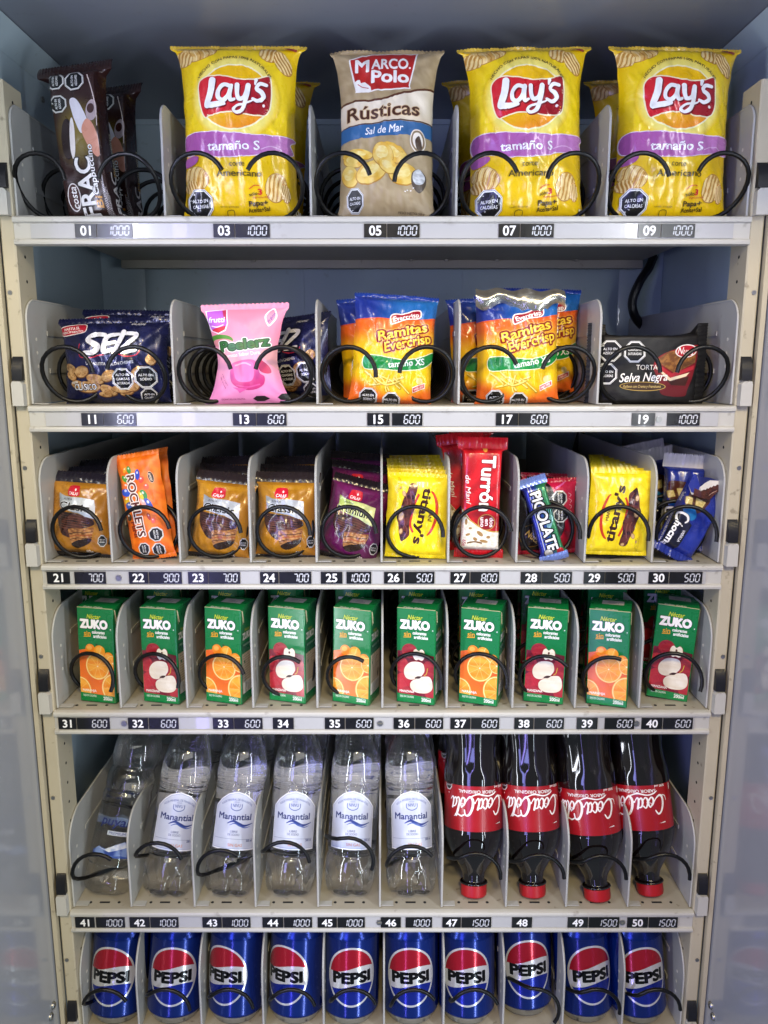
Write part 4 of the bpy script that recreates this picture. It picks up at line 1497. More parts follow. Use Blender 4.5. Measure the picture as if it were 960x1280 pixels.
a.T("MINI", 266, 890, 40, '#7a2412', w=165, bold=.05, rot=77)
a.E(440, 320, 30, 66, '#e8c090', -20)
a.E(440, 320, 26, 60, '#3a1c14', -20)
a.T("arcor", 440, 320, 26, '#f0e0c8', w=88, rot=70, bold=.02)
for x, y, r in ((512, 925, 84), (375, 1092, 72), (537, 1092, 80)):
    a.OCT(x, y, r, ("ALTO EN", "AZÚCARES"), rot=80, sx=.95)
ROCK = pouch_meshes(48, 110, 16, a, org, M_MATTE, seed=61, ev=.4, flare=.06, flare_b=.06, crumple=.7, seal_top=4, seal_bot=4, seal_col='#e8741a', back='#a8400c', bend=.2, g=2.8)
place(2, 193, .020, ROCK, 'sweets_bag', 'bright orange candy bag of coloured sweets, front one above price tag 22', 'candy bag', 'orange sweets bags', (-6, -9.5, -6), .005)
place(2, 202, .045, ROCK, 'sweets_bag', 'darker side of an orange candy bag behind the front one above price tag 22', 'candy bag', 'orange sweets bags', (-6, -10, -26), .005)

# ---- flat yellow chocolate bags
a = Art(383, 1225, .099)
yel = mottled('#e9cc0a', '#f4dd1e', 50, 5)
a.S([(470, 505), (545, 520), (592, 640), (590, 800), (545, 940), (500, 1000)], [10, 22, 30, 30, 26, 12], '#c0321c', cap=False)
a.S([(395, 540), (350, 650), (330, 760), (310, 880), (345, 970)], [26, 24, 18, 26, 22], '#c0321c', cap=False)
choc = [(330, 425), (375, 445), (370, 510), (350, 600), (355, 700), (310, 800), (300, 900), (305, 1000), (250, 1060), (215, 1075), (190, 980), (180, 880), (160, 800), (200, 700), (225, 600), (265, 520), (290, 440)]
a.P(choc, mottled('#34161a', '#5e2c28', 36, 8), True)
for p in (((250, 560), (270, 640), (255, 700)), ((300, 520), (310, 600), (300, 680)), ((220, 780), (250, 850), (240, 930)), ((330, 460), (300, 480), (280, 500)), ((260, 900), (280, 960), (250, 1020))):
    a.S(p, 9, '#7e4a40', n=5)
for cx, cy, rx, ry, r in ((232, 545, 22, 36, -20), (210, 800, 32, 55, 15), (212, 965, 22, 36, 10), (340, 450, 24, 20, 0), (190, 480, 10, 18, 0)):
    a.E(cx, cy, rx, ry, '#8a6238', r)
    a.E(cx - 2, cy - 3, rx * .8, ry * .8, '#cda878', r)
a.T("titany's", 445, 785, 92, '#38160e', w=625, bold=.055, rot=99, out=[(.1, '#f0d818')])
a.T("MANÍ", 525, 775, 34, '#5a1e12', w=130, bold=.03, rot=97)
for k in range(3):
    a.T("MANÍ CON CHOCOLATE", 162 + k * 16, 455, 9, '#6a5a10', w=170 - 30 * k, rot=93)
a.P([(75, 235), (115, 235), (115, 262), (75, 262)], '#3a1c14')
TIT = pouch_meshes(66, 86, 13, a, yel, M_FILM, seed=71, ev=.32, pu=5, qu=.7, flare=.02, flare_b=.02, crumple=.62, seal_top=4, seal_bot=4, seal_col='#e6cf18', back='#d8bc10', bend=.15, g=2.8, zig=0)
for k in range(6):
    txt = 'yellow nut chocolate bag with brown vertical letters, front one above price tag 26' if k == 0 else f'yellow chocolate bag number {k + 1} from the front of the row above price tag 26'
    place(2, 519 - k * .3, .020 + k * .021, TIT, 'chocolate_bag', txt, 'candy bag', 'flat yellow chocolate bags', (-3 - k * .6, 2.2 - .5 * k, -3 + (k % 3) * 1.5), .006 + .0015 * k)
for k in range(9):
    txt = 'yellow nut chocolate bag with brown upright letters, front one above price tag 29' if k == 0 else f'yellow chocolate bag number {k + 1} from the front of the row above price tag 29'
    t_ = place(2, 771 - k * 1.0, .020 + k * .023, TIT, 'chocolate_bag', txt, 'candy bag', 'flat yellow chocolate bags', (3 + k * .5, 180 + 2.0 - .3 * k, 2 + (k % 2) * 2), .096 - .0005 * k)

# ---- tall red nougat bar
a = Art(462, 1160, .1183)
red = lambda x, y: mixc('#a8101c', '#d41c26', .5 + .5 * np.sin((x * .9 + y * .45) / 26 + 2 * np.sin(y / 90)))
a.P([(270, 770), (310, 790), (360, 860), (430, 920), (500, 955), (560, 975), (700, 975), (700, 1200), (270, 1200)], mottled('#d8cdb8', '#efe8da', 20, 4))
a.S([(290, 770), (340, 850), (430, 920), (500, 955), (560, 975), (660, 978)], 12, '#c09a4a', cap=False)
for cx, cy, rx, ry, r in ((462, 1000, 36, 18, 40), (350, 1010, 22, 12, -20), (330, 890, 12, 30, 0), (420, 1052, 22, 16, 30), (500, 1070, 40, 14, 10), (370, 950, 16, 10, 0), (540, 1030, 18, 14, 0), (318, 830, 12, 18, 0)):
    a.E(cx, cy, rx, ry, '#9c7a48', r, n=16)
a.S([(350, 1090), (420, 1078), (480, 1088)], 14, '#6a4a20')
a.T("Turrón", 512, 530, 118, '#f6f0ea', w=505, bold=.045, rot=92, out=[(.075, '#8a0e18')])
a.T("de Maní", 338, 590, 44, '#f2e8e2', w=265, bold=.012, rot=86, shear=.3)
a.E(518, 890, 80, 76, '#c09a4a')
a.E(518, 890, 73, 70, '#8a1420')
for i, t_ in enumerate(("dos", "en", "uno")):
    a.T(t_, 565 - i * 42, 890, 36, '#f4e6e4', w=88 if len(t_) > 2 else 60, bold=.04, rot=88)
a.T("65g", 318, 1090, 30, '#b04a5a', w=62, bold=.02, rot=90)
a.T("NETO", 300, 960, 10, '#c07a86', w=120, rot=90)
a.E(485, 215, 22, 30, '#e8a040')
TUR = pouch_meshes(41, 112, 18, a, red, M_FILM, seed=81, ev=.18, box=12, crumple=.5, seal_top=12, seal_bot=9, seal_col='#c01420', bend=.2, g=2.8)
place(2, 598, .026, TUR, 'nougat_bar', 'tall red nougat bar with white vertical lettering, front one above price tag 27', 'candy bar', 'red nougat bars', (-3, 1.2, -2), .010)
place(2, 588, .060, TUR, 'nougat_bar', 'red nougat bar tilted left behind the front one above price tag 27', 'candy bar', 'red nougat bars', (-6, -7, -4), .013)
place(2, 597, .095, TUR, 'nougat_bar', 'red nougat bar furthest back above price tag 27', 'candy bar', 'red nougat bars', (-5, -4, 10), .018)

# ---- slim blue and green bar, and the crimson pack behind it
a = Art(398, 1100, .108, ang=-17)
blu = lambda x, y: mixc('#24309c', '#2c7a4c', ss(-30, 60, (x - 398) - (y - 1100) * .3))
for dx, cc in ((-78, '#c8cede'), (-62, '#3c50c4'), (-48, '#b8c4e0')):
    a.S([(200 + dx, 430), (310 + dx, 800), (400 + dx, 1110)], 9, cc, n=4, cap=False)
for k in range(7):
    a.S([(345, 880), (300 + k * 18, 700 - k * 4), (290 + k * 24, 640)], 4, '#9cc8d8', n=3, cap=False)
a.T("PICOLATE", 297, 768, 100, '#f4f4f4', w=610, bold=.045, rot=71, out=[(.12, '#101018')])
a.E(352, 1095, 52, 44, '#33313a', 20)
a.E(352, 1092, 44, 36, '#b8b4b0', 20)
a.P([(430, 1060), (480, 1030), (520, 1090), (470, 1120)], '#c0202c', True)
PIC = pouch_meshes(24, 78, 12, a, blu, M_FOIL, seed=91, ev=.2, box=7, crumple=.4, seal_top=9, seal_bot=8, seal_col='#7890d8', bend=.5, g=2.4)
place(2, 691, .014, PIC, 'chocolate_bar', 'slim blue and green chocolate bar leaning left above price tag 28', 'candy bar', 'slim bars', (-8, -17, -3), .008)
a = Art(330, 1110, .108)
cri = lambda x, y: mixc('#a00c2a', '#c41a44', ss(900, 400, y))
a.P([(60, 400), (330, 400), (420, 560), (470, 700), (500, 900), (300, 1120), (60, 1120)], '#1c1418', True)
a.P([(540, 400), (560, 400), (430, 480), (420, 460)], '#d65a9c')
for y, r in ((570, 86), (745, 82)):
    a.OCT(460, y, r, ("ALTO EN", "CALORÍAS"), rot=90)
a.E(160, 950, 120, 120, '#8a6a3a')
a.E(160, 950, 112, 112, '#20161a')
a.T("Nutz", 170, 960, 60, '#c8a860', w=150, bold=.03, rot=40)
for i in range(4):
    a.S([(560, 520 + i * 60), (585, 540 + i * 60), (570, 560 + i * 60)], 6, '#e8a0b0', n=4)
CRI = pouch_meshes(66, 76, 22, a, cri, M_FILM, seed=95, ev=.45, flare=.1, flare_b=.06, crumple=1.0, seal_top=4, seal_bot=4, seal_col='#b01436', bend=.3, g=2.8)
place(2, 683, .042, CRI, 'brownie_pack', 'crimson and black brownie pack standing behind the slim blue bar above tag 28', 'snack cake', 'crimson packs', (-6, -2, 2), .006)
place(2, 685, .085, CRI, 'brownie_pack', 'crimson and black brownie pack hidden at the back above price tag 28', 'snack cake', 'crimson packs', (-6, 2, 0), .006)

# ---- royal blue wafer packs with torn-looking white zigzag tops
a = Art(400, 1130, .108, ang=29)
roy = lambda x, y: mixc('#141f6a', '#2036a0', .5 + .5 * fbm(x / 70, y / 70, 2, 2))
R_ = lambda pts: pts
a.P([(505, 560), (560, 500), (730, 610), (700, 690), (600, 760), (470, 690)], '#4a2418', True)
for q in (((475, 575), (545, 600), (540, 670), (465, 650)), ((585, 600), (690, 650), (640, 720), (570, 690))):
    a.P(q, mottled('#c8b266', '#e6d48e', 14, 3))
    a.S(q, 4, '#7a5a24', closed=True, n=3)
a.P([(445, 700), (560, 710), (590, 790), (540, 830), (470, 800)], '#1f74b4', True)
a.P([(300, 740), (420, 690), (540, 880), (330, 1200), (130, 1160), (200, 960)], '#101226')
a.P([(170, 740), (330, 690), (350, 720), (180, 1150), (90, 1050)], '#1a2c88')
# white brush letters
for dx, dy, cc, ex in ((3, 4, '#0a0a14', 10), (0, 0, '#f2f2f0', 0)):
    o = lambda *p: [(x + dx, y + dy) for x, y in p]
    a.S(o((470, 850), (500, 830), (490, 780), (430, 745), (385, 745), (375, 800), (400, 850), (440, 885)), [14 + ex, 22 + ex, 26 + ex, 24 + ex, 22 + ex, 26 + ex, 24 + ex, 12 + ex], cc)
    for t_, x, y, w in (("hocman", 325, 985, 335),):
        pass
a.T("hocman", 318, 985, 66, '#f2f2f0', w=330, bold=.05, rot=119, shear=.15, out=[(.11, '#0a0a14')])
a.T("BOCADO RELLENO BAÑADO", 255, 905, 22, '#e8e8ec', w=390, bold=.02, rot=113)
a.T("VAINILLA", 430, 985, 26, '#e8e8ec', w=130, bold=.03, rot=119)
a.T("Sabor", 440, 560, 34, '#e0e4f0', w=100, bold=.02, rot=119)
CHO = pouch_meshes(40, 84, 18, a, roy, M_FILM, seed=101, ev=.22, box=10, crumple=.8, seal_top=14, seal_bot=8, seal_col='#d9d4cc', seal_col_b='#1a2c88', bend=-.2, g=2.6, zig=6)
t_ = place(2, 842, .016, [q for q in CHO if q[0] != 'top_seal'], 'wafer_pack', 'royal blue wafer pack tilted right, white zigzag end bent over, price tag 30', 'candy bar', 'royal blue wafer packs', (-8, 29, 4), .012)
# its opened-out end, bent to the right: white inside edge with teeth, brown print below
fa = Art(400, 1130, .108, ang=29)
fa.P([(528, 350), (556, 380), (585, 480), (560, 560), (500, 540), (470, 470)], '#1b2a86')
fa.P([(560, 380), (700, 400), (800, 430), (700, 425), (640, 450), (585, 490)], '#141d5c')
fa.P([(530, 500), (600, 530), (700, 480), (860, 455), (872, 452), (830, 505), (760, 560), (700, 620), (600, 600), (520, 570)], mottled('#3a1a12', '#54281c', 20, 2))
teeth = [(585, 490), (640, 450), (700, 424), (800, 432)]
for i in range(13):
    x_, y_ = 845 - i * 18, 448 + i * 6 + (6 if i % 2 else -6)
    teeth.append((x_, y_))
teeth.append((600, 525))
fa.P(teeth, '#d9d4cc')
fa.S([(690, 575), (720, 555), (770, 530)], 4, '#c8a08a')
gx_, gz_ = np.meshgrid(np.linspace(-60, 60, 31), np.linspace(0, 120, 31))
FS = Surf(np.stack([gx_, -15 - .004 * (gx_ - 10) ** 2 * (gx_ > 10) + .8 * np.sin(gx_ / 5 + gz_ / 9), gz_], -1) / 1000, 120, 120)
fr_ = FS.tris(fa, None)
bk_ = Art(400, 1130, .108, ang=29)
bk_.P([(528, 350), (556, 380), (700, 400), (872, 452), (830, 505), (760, 560), (700, 620), (600, 600), (500, 560), (470, 470)], '#b8b4ac')
bb = FS.tris(bk_, None, off=.00012)
link('opened_end', printed_mesh('opened_end', [fr_, (bb[0][:, ::-1], -bb[1][:, ::-1], bb[2][:, ::-1])], M_FILM), t_)
place(2, 848, .050, CHO, 'wafer_pack', 'blue wafer pack standing upright with a white top above price tag 30', 'candy bar', 'royal blue wafer packs', (-8, 3, -6), .014)
place(2, 830, .090, CHO, 'wafer_pack', 'blue wafer pack with a dull silver edge behind the upright one above tag 30', 'candy bar', 'royal blue wafer packs', (-12, -8, 10), .018)
place(2, 822, .130, CHO, 'wafer_pack', 'blue wafer pack furthest back above price tag 30', 'candy bar', 'royal blue wafer packs', (-12, -12, 0), .022)

# ================================================================== fourth tray: juice cartons
CW, CD, CH = 45.0, 37.0, 110.0
GRN = C('#04753a')


def carton_front(kind):
    a = Art(0, 0, 1.0)
    X, Y = (lambda f: (f - .5) * CW), (lambda v: -v * CH)
    if kind == 'orange':
        a.P([(X(0), Y(.09)), (X(1), Y(.07)), (X(1), Y(.49)), (X(.75), Y(.51)), (X(.5), Y(.56)), (X(.28), Y(.57)), (X(0), Y(.545))], mottled('#d9531a', '#ee7a20', 9, 3))
        for cx, cy, r, c0 in ((.33, .565, 6.4, '#e8821a'), (.60, .548, 7.4, '#f09a22'), (.86, .49, 6.5, '#ee8c1c')):
            a.E(X(cx), Y(cy), r, r * .95, c0)
            a.E(X(cx) - 1, Y(cy) - 1.5, r * .55, r * .45, mixc(c0, '#ffd36a', .45))
        a.S([(X(.66), Y(.60)), (X(.6), Y(.52)), (X(.62), Y(.46))], .9, '#f6d27a')
        a.E(X(.52), Y(.617), 1.4, 1.0, '#2c4a1c', n=10)
        for cx, cy, r in ((.53, .385, 15.6), (1.02, .16, 17.5), (-.02, .12, 15.0), (.98, .43, 9.0)):
            a.E(X(cx), Y(cy), r, r * 1.02, '#f4c060')
            a.E(X(cx), Y(cy), r * .955, r * .97, '#fbe3a0')
            a.E(X(cx), Y(cy), r * .90, r * .92, lambda x, y, cx=cx, cy=cy: mixc('#ee8a1a', '#f6ae3a', .5 + .5 * np.sin(7 * np.arctan2(y - Y(cy), x - X(cx)))))
            for k in range(9):
                t = 2 * PI * k / 9 + cx
                a.S([(X(cx) + r * .12 * math.cos(t), Y(cy) + r * .12 * math.sin(t)), (X(cx) + r * .86 * math.cos(t), Y(cy) + r * .86 * math.sin(t))], .45, '#f8c870', n=2, cap=False)
            a.E(X(cx), Y(cy), 1.0, .9, '#fdeecb', n=10)
        name = 'NARANJA'
    else:
        a.P([(X(0), Y(.09)), (X(1), Y(.07)), (X(1), Y(.52)), (X(.75), Y(.535)), (X(.4), Y(.56)), (X(0), Y(.55))], mottled('#4a0f1c', '#74182a', 10, 4))
        for cx, cy, rx, ry, c0 in ((.33, .555, 9.5, 8.5, '#8e1626'), (.12, .40, 8, 9, '#a01c2c'), (.16, .20, 10, 13, '#b02230'), (.86, .36, 8, 12, '#8a1828'), (.9, .14, 7, 9, '#9c1c2c'), (.3, .12, 8, 6, '#8a1626')):
            a.E(X(cx), Y(cy), rx, ry, mottled(c0, mixc(c0, '#d84a4a', .4), 5, 2))
        for p in (((.42, .50), (.43, .56), (.5, .585), (.58, .565), (.66, .585), (.74, .56), (.75, .50), (.68, .46), (.58, .47), (.5, .46)),
                  ((.17, .31), (.2, .38), (.36, .44), (.58, .452), (.72, .43), (.76, .36), (.70, .31), (.62, .28), (.42, .245), (.25, .255)),
                  ((.34, .20), (.42, .245), (.62, .285), (.74, .30), (.90, .30), (.98, .24), (.97, .16), (.82, .115), (.55, .11), (.38, .14))):
            q = [(X(u), Y(v)) for u, v in p]
            a.P(q, '#9a2a34', True)
            cx_, cy_ = np.mean([w[0] for w in q]), np.mean([w[1] for w in q])
            a.P([(cx_ + (x - cx_) * .95, cy_ + (y - cy_) * .95) for x, y in q], mottled('#e2d6be', '#efe8d8', 7, 3), True)
        a.P([(X(.48), Y(.268)), (X(.56), Y(.292)), (X(.66), Y(.292)), (X(.60), Y(.268))], '#3a1c16', True)
        a.E(X(.585), Y(.535), 1.2, 1.5, '#5a2a1c', n=10)
        a.S([(X(.83), Y(.385)), (X(.8), Y(.33)), (X(.74), Y(.305))], .9, '#c8a838')
        name = 'MANZANA'
    a.P([(X(0), Y(.02)), (X(1), Y(0)), (X(1), Y(.072)), (X(0), Y(.092))], '#06803f')
    a.P([(X(0), Y(0)), (X(1), Y(0)), (X(1), Y(.02)), (X(0), Y(.02))], '#06803f')
    a.T(name, X(.27), Y(.118), 2.7, '#f6f2ea', w=18, bold=.03)
    a.T("BAJO EN CALORÍAS", X(.27), Y(.062), 2.3, '#d8ecd8', w=17, bold=.02)
    a.T("Cont. Neto", X(.8), Y(.066), 1.6, '#d8ecd8', w=11, bold=.01)
    a.T("200ml", X(.80), Y(.042), 3.6, '#f2f6f0', w=11.5, bold=.04)
    a.T("Néctar", X(.48), Y(.915), 5.0, '#c6d23a', w=17.5, bold=.022, shear=.25)
    a.T("ZUKO", X(.47), Y(.835), 9.2, '#f4f2f2', w=35, bold=.10, rot=0, out=[(.11, '#0a4a2a')])
    a.E(X(.955), Y(.79), .7, .7, '#f0f0f0', n=8)
    a.T("sin", X(.27), Y(.735), 5.6, '#e4a52a', w=8.4, bold=.02)
    a.S([(X(.17), Y(.698)), (X(.27), Y(.702)), (X(.36), Y(.705))], .9, '#e4a52a')
    a.T("colorantes", X(.60), Y(.752), 3.5, '#f0f4ee', w=16.5, bold=.05)
    a.T("artificiales", X(.64), Y(.708), 3.5, '#f0f4ee', w=17, bold=.05)
    return a


def carton_side():
    a = Art(0, 0, 1.0)
    X, Y = (lambda f: (f - .5) * CD), (lambda v: -v * CH)
    a.P([(X(.15), Y(.99)), (X(.99), Y(.99)), (X(.57), Y(.84))], '#03652f')
    a.S([(X(.05), Y(.99)), (X(.12), Y(.84))], .9, '#cfc6a8', cap=False, n=2)
    a.T("Néctar", X(.42), Y(.775), 3.4, '#a9b83a', w=13, bold=.02, shear=.2)
    a.T("ZUKO", X(.42), Y(.71), 7, '#dcdcd8', w=24, bold=.09)
    a.P([(X(.03), Y(.64)), (X(.97), Y(.64)), (X(.97), Y(.555)), (X(.03), Y(.545))], '#0b5a36')
    a.T("INFORMACIÓN", X(.5), Y(.615), 2.3, '#9cc4a8', w=26, bold=.02)
    for k in range(7):
        a.E(X(.1 + k * .135), Y(.545), 2.1, 2.6, '#1c6b42', n=10)
    a.P([(X(.03), Y(.10)), (X(.97), Y(.10)), (X(.97), Y(.53)), (X(.03), Y(.53))], '#b9aa90')
    for k in range(11):
        a.S([(X(.10), Y(.50 - k * .026)), (X(.55 + .35 * ((k * 37) % 10) / 10), Y(.50 - k * .026))], .7, '#6a6458', n=2, cap=False)
    a.E(X(.2), Y(.44), 1.8, 1.8, '#2a5a36', n=12)
    a.P([(X(.08), Y(.1)), (X(.92), Y(.1)), (X(.92), Y(.22)), (X(.08), Y(.22))], '#dcd8ce')
    for k in range(15):
        a.P([(X(.2 + k * .047), Y(.105)), (X(.2 + k * .047 + .012 + .014 * ((k * 7) % 3) / 2), Y(.105)), (X(.2 + k * .047 + .012 + .014 * ((k * 7) % 3) / 2), Y(.215)), (X(.2 + k * .047), Y(.215))], '#26303c')
    return a


def carton_meshes(kind):
    w, d, h = CW / 2000, CD / 2000, CH / 1000
    r = .0012
    sh = [quad_sheet((-w + r, -d, 0), (w - r, -d, 0), (-w + r, -d, h), (w - r, -d, h), CW, CH, carton_front(kind), GRN),
          quad_sheet((w, -d + r, 0), (w, d - r, 0), (w, -d + r, h), (w, d - r, h), CD, CH, carton_side(), GRN),
          quad_sheet((-w, d - r, 0), (-w, -d + r, 0), (-w, d - r, h), (-w, -d + r, h), CD, CH, carton_side(), GRN),
          quad_sheet((w - r, d, 0), (-w + r, d, 0), (w - r, d, h), (-w + r, d, h), CW, CH, None, GRN)]
    # slim rounded vertical edges
    for sx, sy, a0 in ((-1, -1, PI), (1, -1, 1.5 * PI), (1, 1, 0), (-1, 1, .5 * PI)):
        V = []
        for i in range(4):
            t = a0 + PI / 2 * i / 3
            V.append((sx * (w - r) + r * math.cos(t), sy * (d - r) + r * math.sin(t)))
        for (x0, y0), (x1, y1) in zip(V[:-1], V[1:]):
            sh.append(flat_tris([(x0, y0, 0), (x1, y1, 0), (x1, y1, h), (x0, y0, h)], [(0, 1, 2, 3)], GRN))
    sh.append(flat_tris([(-w, -d, 0), (w, -d, 0), (w, d, 0), (-w, d, 0)], [(3, 2, 1, 0)], GRN))
    body = printed_mesh('carton_body', sh, M_CARD)
    # folded top: gently crowned, with the seam across it
    top = MB()
    t_art = Art(0, 0, 1.0)
    t_art.T("Zuko Zuko", -4, -4, 3.2, '#d8e2d6', w=24, bold=.05)
    P = np.array([[(-w, -d, h), (w, -d, h)], [(-w * .985, -d * .2, h + .0030), (w * .985, -d * .2, h + .0030)], [(-w, d, h + .0045), (w, d, h + .0045)]])
    tp = [Surf(P, CW, CD).tris(t_art, C('#07803f'))]
    for s in (-1, 1):
        tp.append(flat_tris([(s * w, -d, h), (s * w * .985, -d * .2, h + .003), (s * w, d, h + .0045), (s * w, d, h)], [(0, 1, 2, 3) if s < 0 else (0, 3, 2, 1)], '#05662f'))
    tp.append(flat_tris([(-w, d, h), (w, d, h), (w, d, h + .0045), (-w, d, h + .0045)], [(3, 2, 1, 0)], '#05662f'))
    lid = printed_mesh('folded_top', tp, M_CARD)
    seam = MB()
    seam.tube([(w + .0003, -d * .86, h - .0012), (w + .0004, -d * .80, h * .985), (w + .0004, -d * .62, h * .86)], .0005, 5)
    seam.tube([(-w * .98, -d * .97, h + .0003), (w * .98, -d * .97, h + .0003)], .0005, 5)
    sm = seam.mesh('seam', 30)
    sm.materials.append(painted('carton_seam_paper', '#b8b08c', .5))
    ptch = Art(0, 0, 1.0)
    for k in range(4):
        ptch.S([(-5, -2.5 - k * 2), (5 - k, -2.5 - k * 2)], .5, '#8f8f8d', n=2, cap=False)
    y0, y1 = -d * .12, d * .62
    zf = lambda y: h + .0032 + .0015 * (y + d * .2) / (d * 1.2)
    pt = printed_mesh('straw_patch', [quad_sheet((-.010, y0, zf(y0)), (.014, y0, zf(y0)), (-.010, y1, zf(y1)), (.014, y1, zf(y1)), 23, 13, ptch, C('#c9c6be'))], M_LABEL)
    return [('carton_body', body), ('folded_top', lid), ('seam', sm), ('straw_patch', pt)]


CART = {'orange': carton_meshes('orange'), 'apple': carton_meshes('apple')}
KIND4 = ['orange', 'apple', 'orange', 'apple', 'orange', 'apple', 'orange', 'apple', 'orange', 'apple']
#        pixel column of the bottom centre, Y of the centre, turn, roll
POS4 = [(134, .036, -12, .4), (212, .034, -14, -.6), (289, .034, -16, .3), (367, .036, -17, -.3), (445, .032, -18, .6),
        (524, .032, -17, -.4), (601, .030, -19, .2), (679, .034, -13, .8), (759, .026, -20, -.9), (832, .044, -17, 3.4)]
for k in range(10):
    px, Y, yaw, roll = POS4[k]
    n = 31 + k
    fruit = 'orange slices' if KIND4[k] == 'orange' else 'halved apples'
    place(3, px, Y, CART[KIND4[k]], 'juice_carton', f'green juice carton printed with {fruit}, front one above price tag {n}', 'juice carton', 'green juice cartons', (-2, roll, yaw))
    px2 = (px, px + 2, px + 2, px - 1, px, px - 4, px - 4, px - 8, px - 10, px - 12)[k]
    for j in (1, 2):
        kd = 'apple' if k in (8,) else KIND4[k]
        fr = 'second' if j == 1 else 'third'
        place(3, px2 + (477 - px2) * .03 * (j - 1), Y + .074 * j, CART[kd], 'juice_carton', f'green juice carton {fr} in line behind the front one above price tag {n}', 'juice carton', 'green juice cartons', (0, (k % 3 - 1) * 1.0, yaw * .5 + (k * 5 % 7) - 3), .008 if j == 1 else .013)


# ================================================================== fifth tray: bottles
def cyl_label(name, z0, z1, rfun, a0, a1, art, base, mat, cut=None):
    """a printed sheet wrapped on a round body from angle a0 to a1 (0 = towards the viewer)"""
    R0 = rfun((z0 + z1) / 2)
    W = R0 * (a1 - a0) * 1000
    H = (z1 - z0) * 1000
    nx, ny = max(12, int(W / 2.4)), max(6, int(H / 4))
    t = np.linspace(a0, a1, nx + 1)[None, :]
    z = np.linspace(z0, z1, ny + 1)[:, None]
    R = np.vectorize(rfun)(z)
    P = np.stack([R * np.sin(t), -R * np.cos(t), z + 0 * t], -1)
    return printed_mesh(name, [Surf(P, W, H).tris(art, base)], mat)


WPROF = [(.012, .004), (.020, .0015), (.0255, .0005), (.0280, .003), (.0300, .010), (.0312, .022), (.0312, .034), (.0300, .041), (.0285, .045), (.0292, .049), (.0300, .052),
         (.0300, .080), (.0300, .119), (.0304, .1215), (.0292, .1240), (.0304, .1265), (.0292, .1290), (.0304, .1315), (.0306, .138), (.0300, .150), (.0280, .163), (.0240, .177), (.0190, .188), (.0150, .196), (.0135, .200), (.0135, .206), (.0158, .207), (.0158, .209), (.0128, .210), (.0128, .222)]


def petal(a, z):
    if z > .03:
        return 1.0
    k = (1 - z / .03) ** .8
    return 1 - .34 * k * max(0, math.cos(5 * a + .5)) ** 2


def smoothprof(pr, n=3):
    p = spline(pr, False, n)
    return [tuple(q) for q in p]


def bottle_mesh(prof, mat, mod=None, name='bottle_body', n=50):
    me = MB().lathe(prof, n, mod).mesh(name, 60)
    me.materials.append(mat)
    return me


WBODY = bottle_mesh(smoothprof(WPROF[:-2]), M_PET, petal)
m = MB().lathe([(.0148, .2105), (.0152, .212), (.0152, .226), (.0140, .2285)], 40)
WCAP = m.mesh('cap', 40)
WCAP.materials.append(M_BLUECAP)
# the label: arched top, pale print
a = Art(0, 0, 1.0)
LW, LH = 56.0, 68.0
pale = mottled('#c3cadd', '#d3d9e8', 14, 3)
arch = [(-LW / 2, 0), (LW / 2, 0), (LW / 2, -LH * .72), (LW * .36, -LH * .85), (LW * .2, -LH * .95), (0, -LH), (-LW * .2, -LH * .95), (-LW * .36, -LH * .85), (-LW / 2, -LH * .72)]


def scaled(pts, k, cx=0, cy=-34):
    return [(cx + (x - cx) * k, cy + (y - cy) * k) for x, y in pts]


a.P(arch, '#eef1f8')
a.P(scaled(arch, .955), '#8e9dc6')
a.P(scaled(arch, .94), pale)
a.T("AGUA MINERAL DE MANANTIAL", 0, -58.5, 2.4, '#5a6aa0', w=42, bold=.02, arc=30)
a.S([(-6.5, -53), (-6, -48), (0, -45.5), (6, -48), (6.5, -53)], .9, '#4a5c9c')
a.T("NIVU", 0, -51.5, 3.6, '#4a5c9c', w=9, bold=.03)
a.T("AGUA", 0, -55.5, 1.6, '#5a6aa0', w=6)
a.T("Manantial", -1, -38.5, 7.0, '#22306e', w=41, bold=.035)
a.S([(-9, -30.5), (-2, -33.5), (5, -31), (12, -28.5), (22, -31)], [.8, 2.6, 2.4, 2.4, .6], '#2c3f88')
a.S([(-6, -28.6), (0, -31), (6, -28.4), (13, -26.2), (19, -27.6)], [.5, 1.4, 1.6, 1.2, .4], '#4a62ac')
a.T("LIBRE", 0, -21.5, 2.4, '#5a6694', w=9, bold=.02)
a.T("DE SODIO", 0, -18, 2.4, '#5a6694', w=14, bold=.02)
a.S([(-25, -12.5), (0, -13), (25, -12.5)], .4, '#7c8aac', n=3, cap=False)
a.T("500 ml", 20, -11, 2.6, '#3a4a86', w=8, bold=.03)
a.T("SIN GAS", 3, -6, 3.2, '#c8866a', w=17, bold=.02)
a.P([(-LW / 2, 0), (LW / 2, 0), (LW / 2, -1.2), (-LW / 2, -1.2)], '#eef1f8')


def label_patch(name, art, outline, z0, H, W, R, mat, back='#a9b4cf'):
    """a label with its own outline, bent onto a bottle (a thin sheet, front and back)"""
    nx, ny = int(W / 2.2), int(H / 3)
    t = np.linspace(-W / 2, W / 2, nx + 1)[None, :] / 1000 / R
    z = z0 + np.linspace(0, H, ny + 1)[:, None] / 1000
    P = np.stack([R * np.sin(t) + 0 * z, -R * np.cos(t) + 0 * z, z + 0 * t], -1)
    sf = Surf(P, W, H)
    front = sf.tris(art, None)
    bk = Art(0, 0, 1.0)
    bk.P(outline, back)
    b = sf.tris(bk, None, off=.0)if False else sf.tris(bk, None, off=.00012)
    b = (b[0][:, ::-1], -b[1][:, ::-1], b[2][:, ::-1])
    return printed_mesh(name, [front, b], mat)


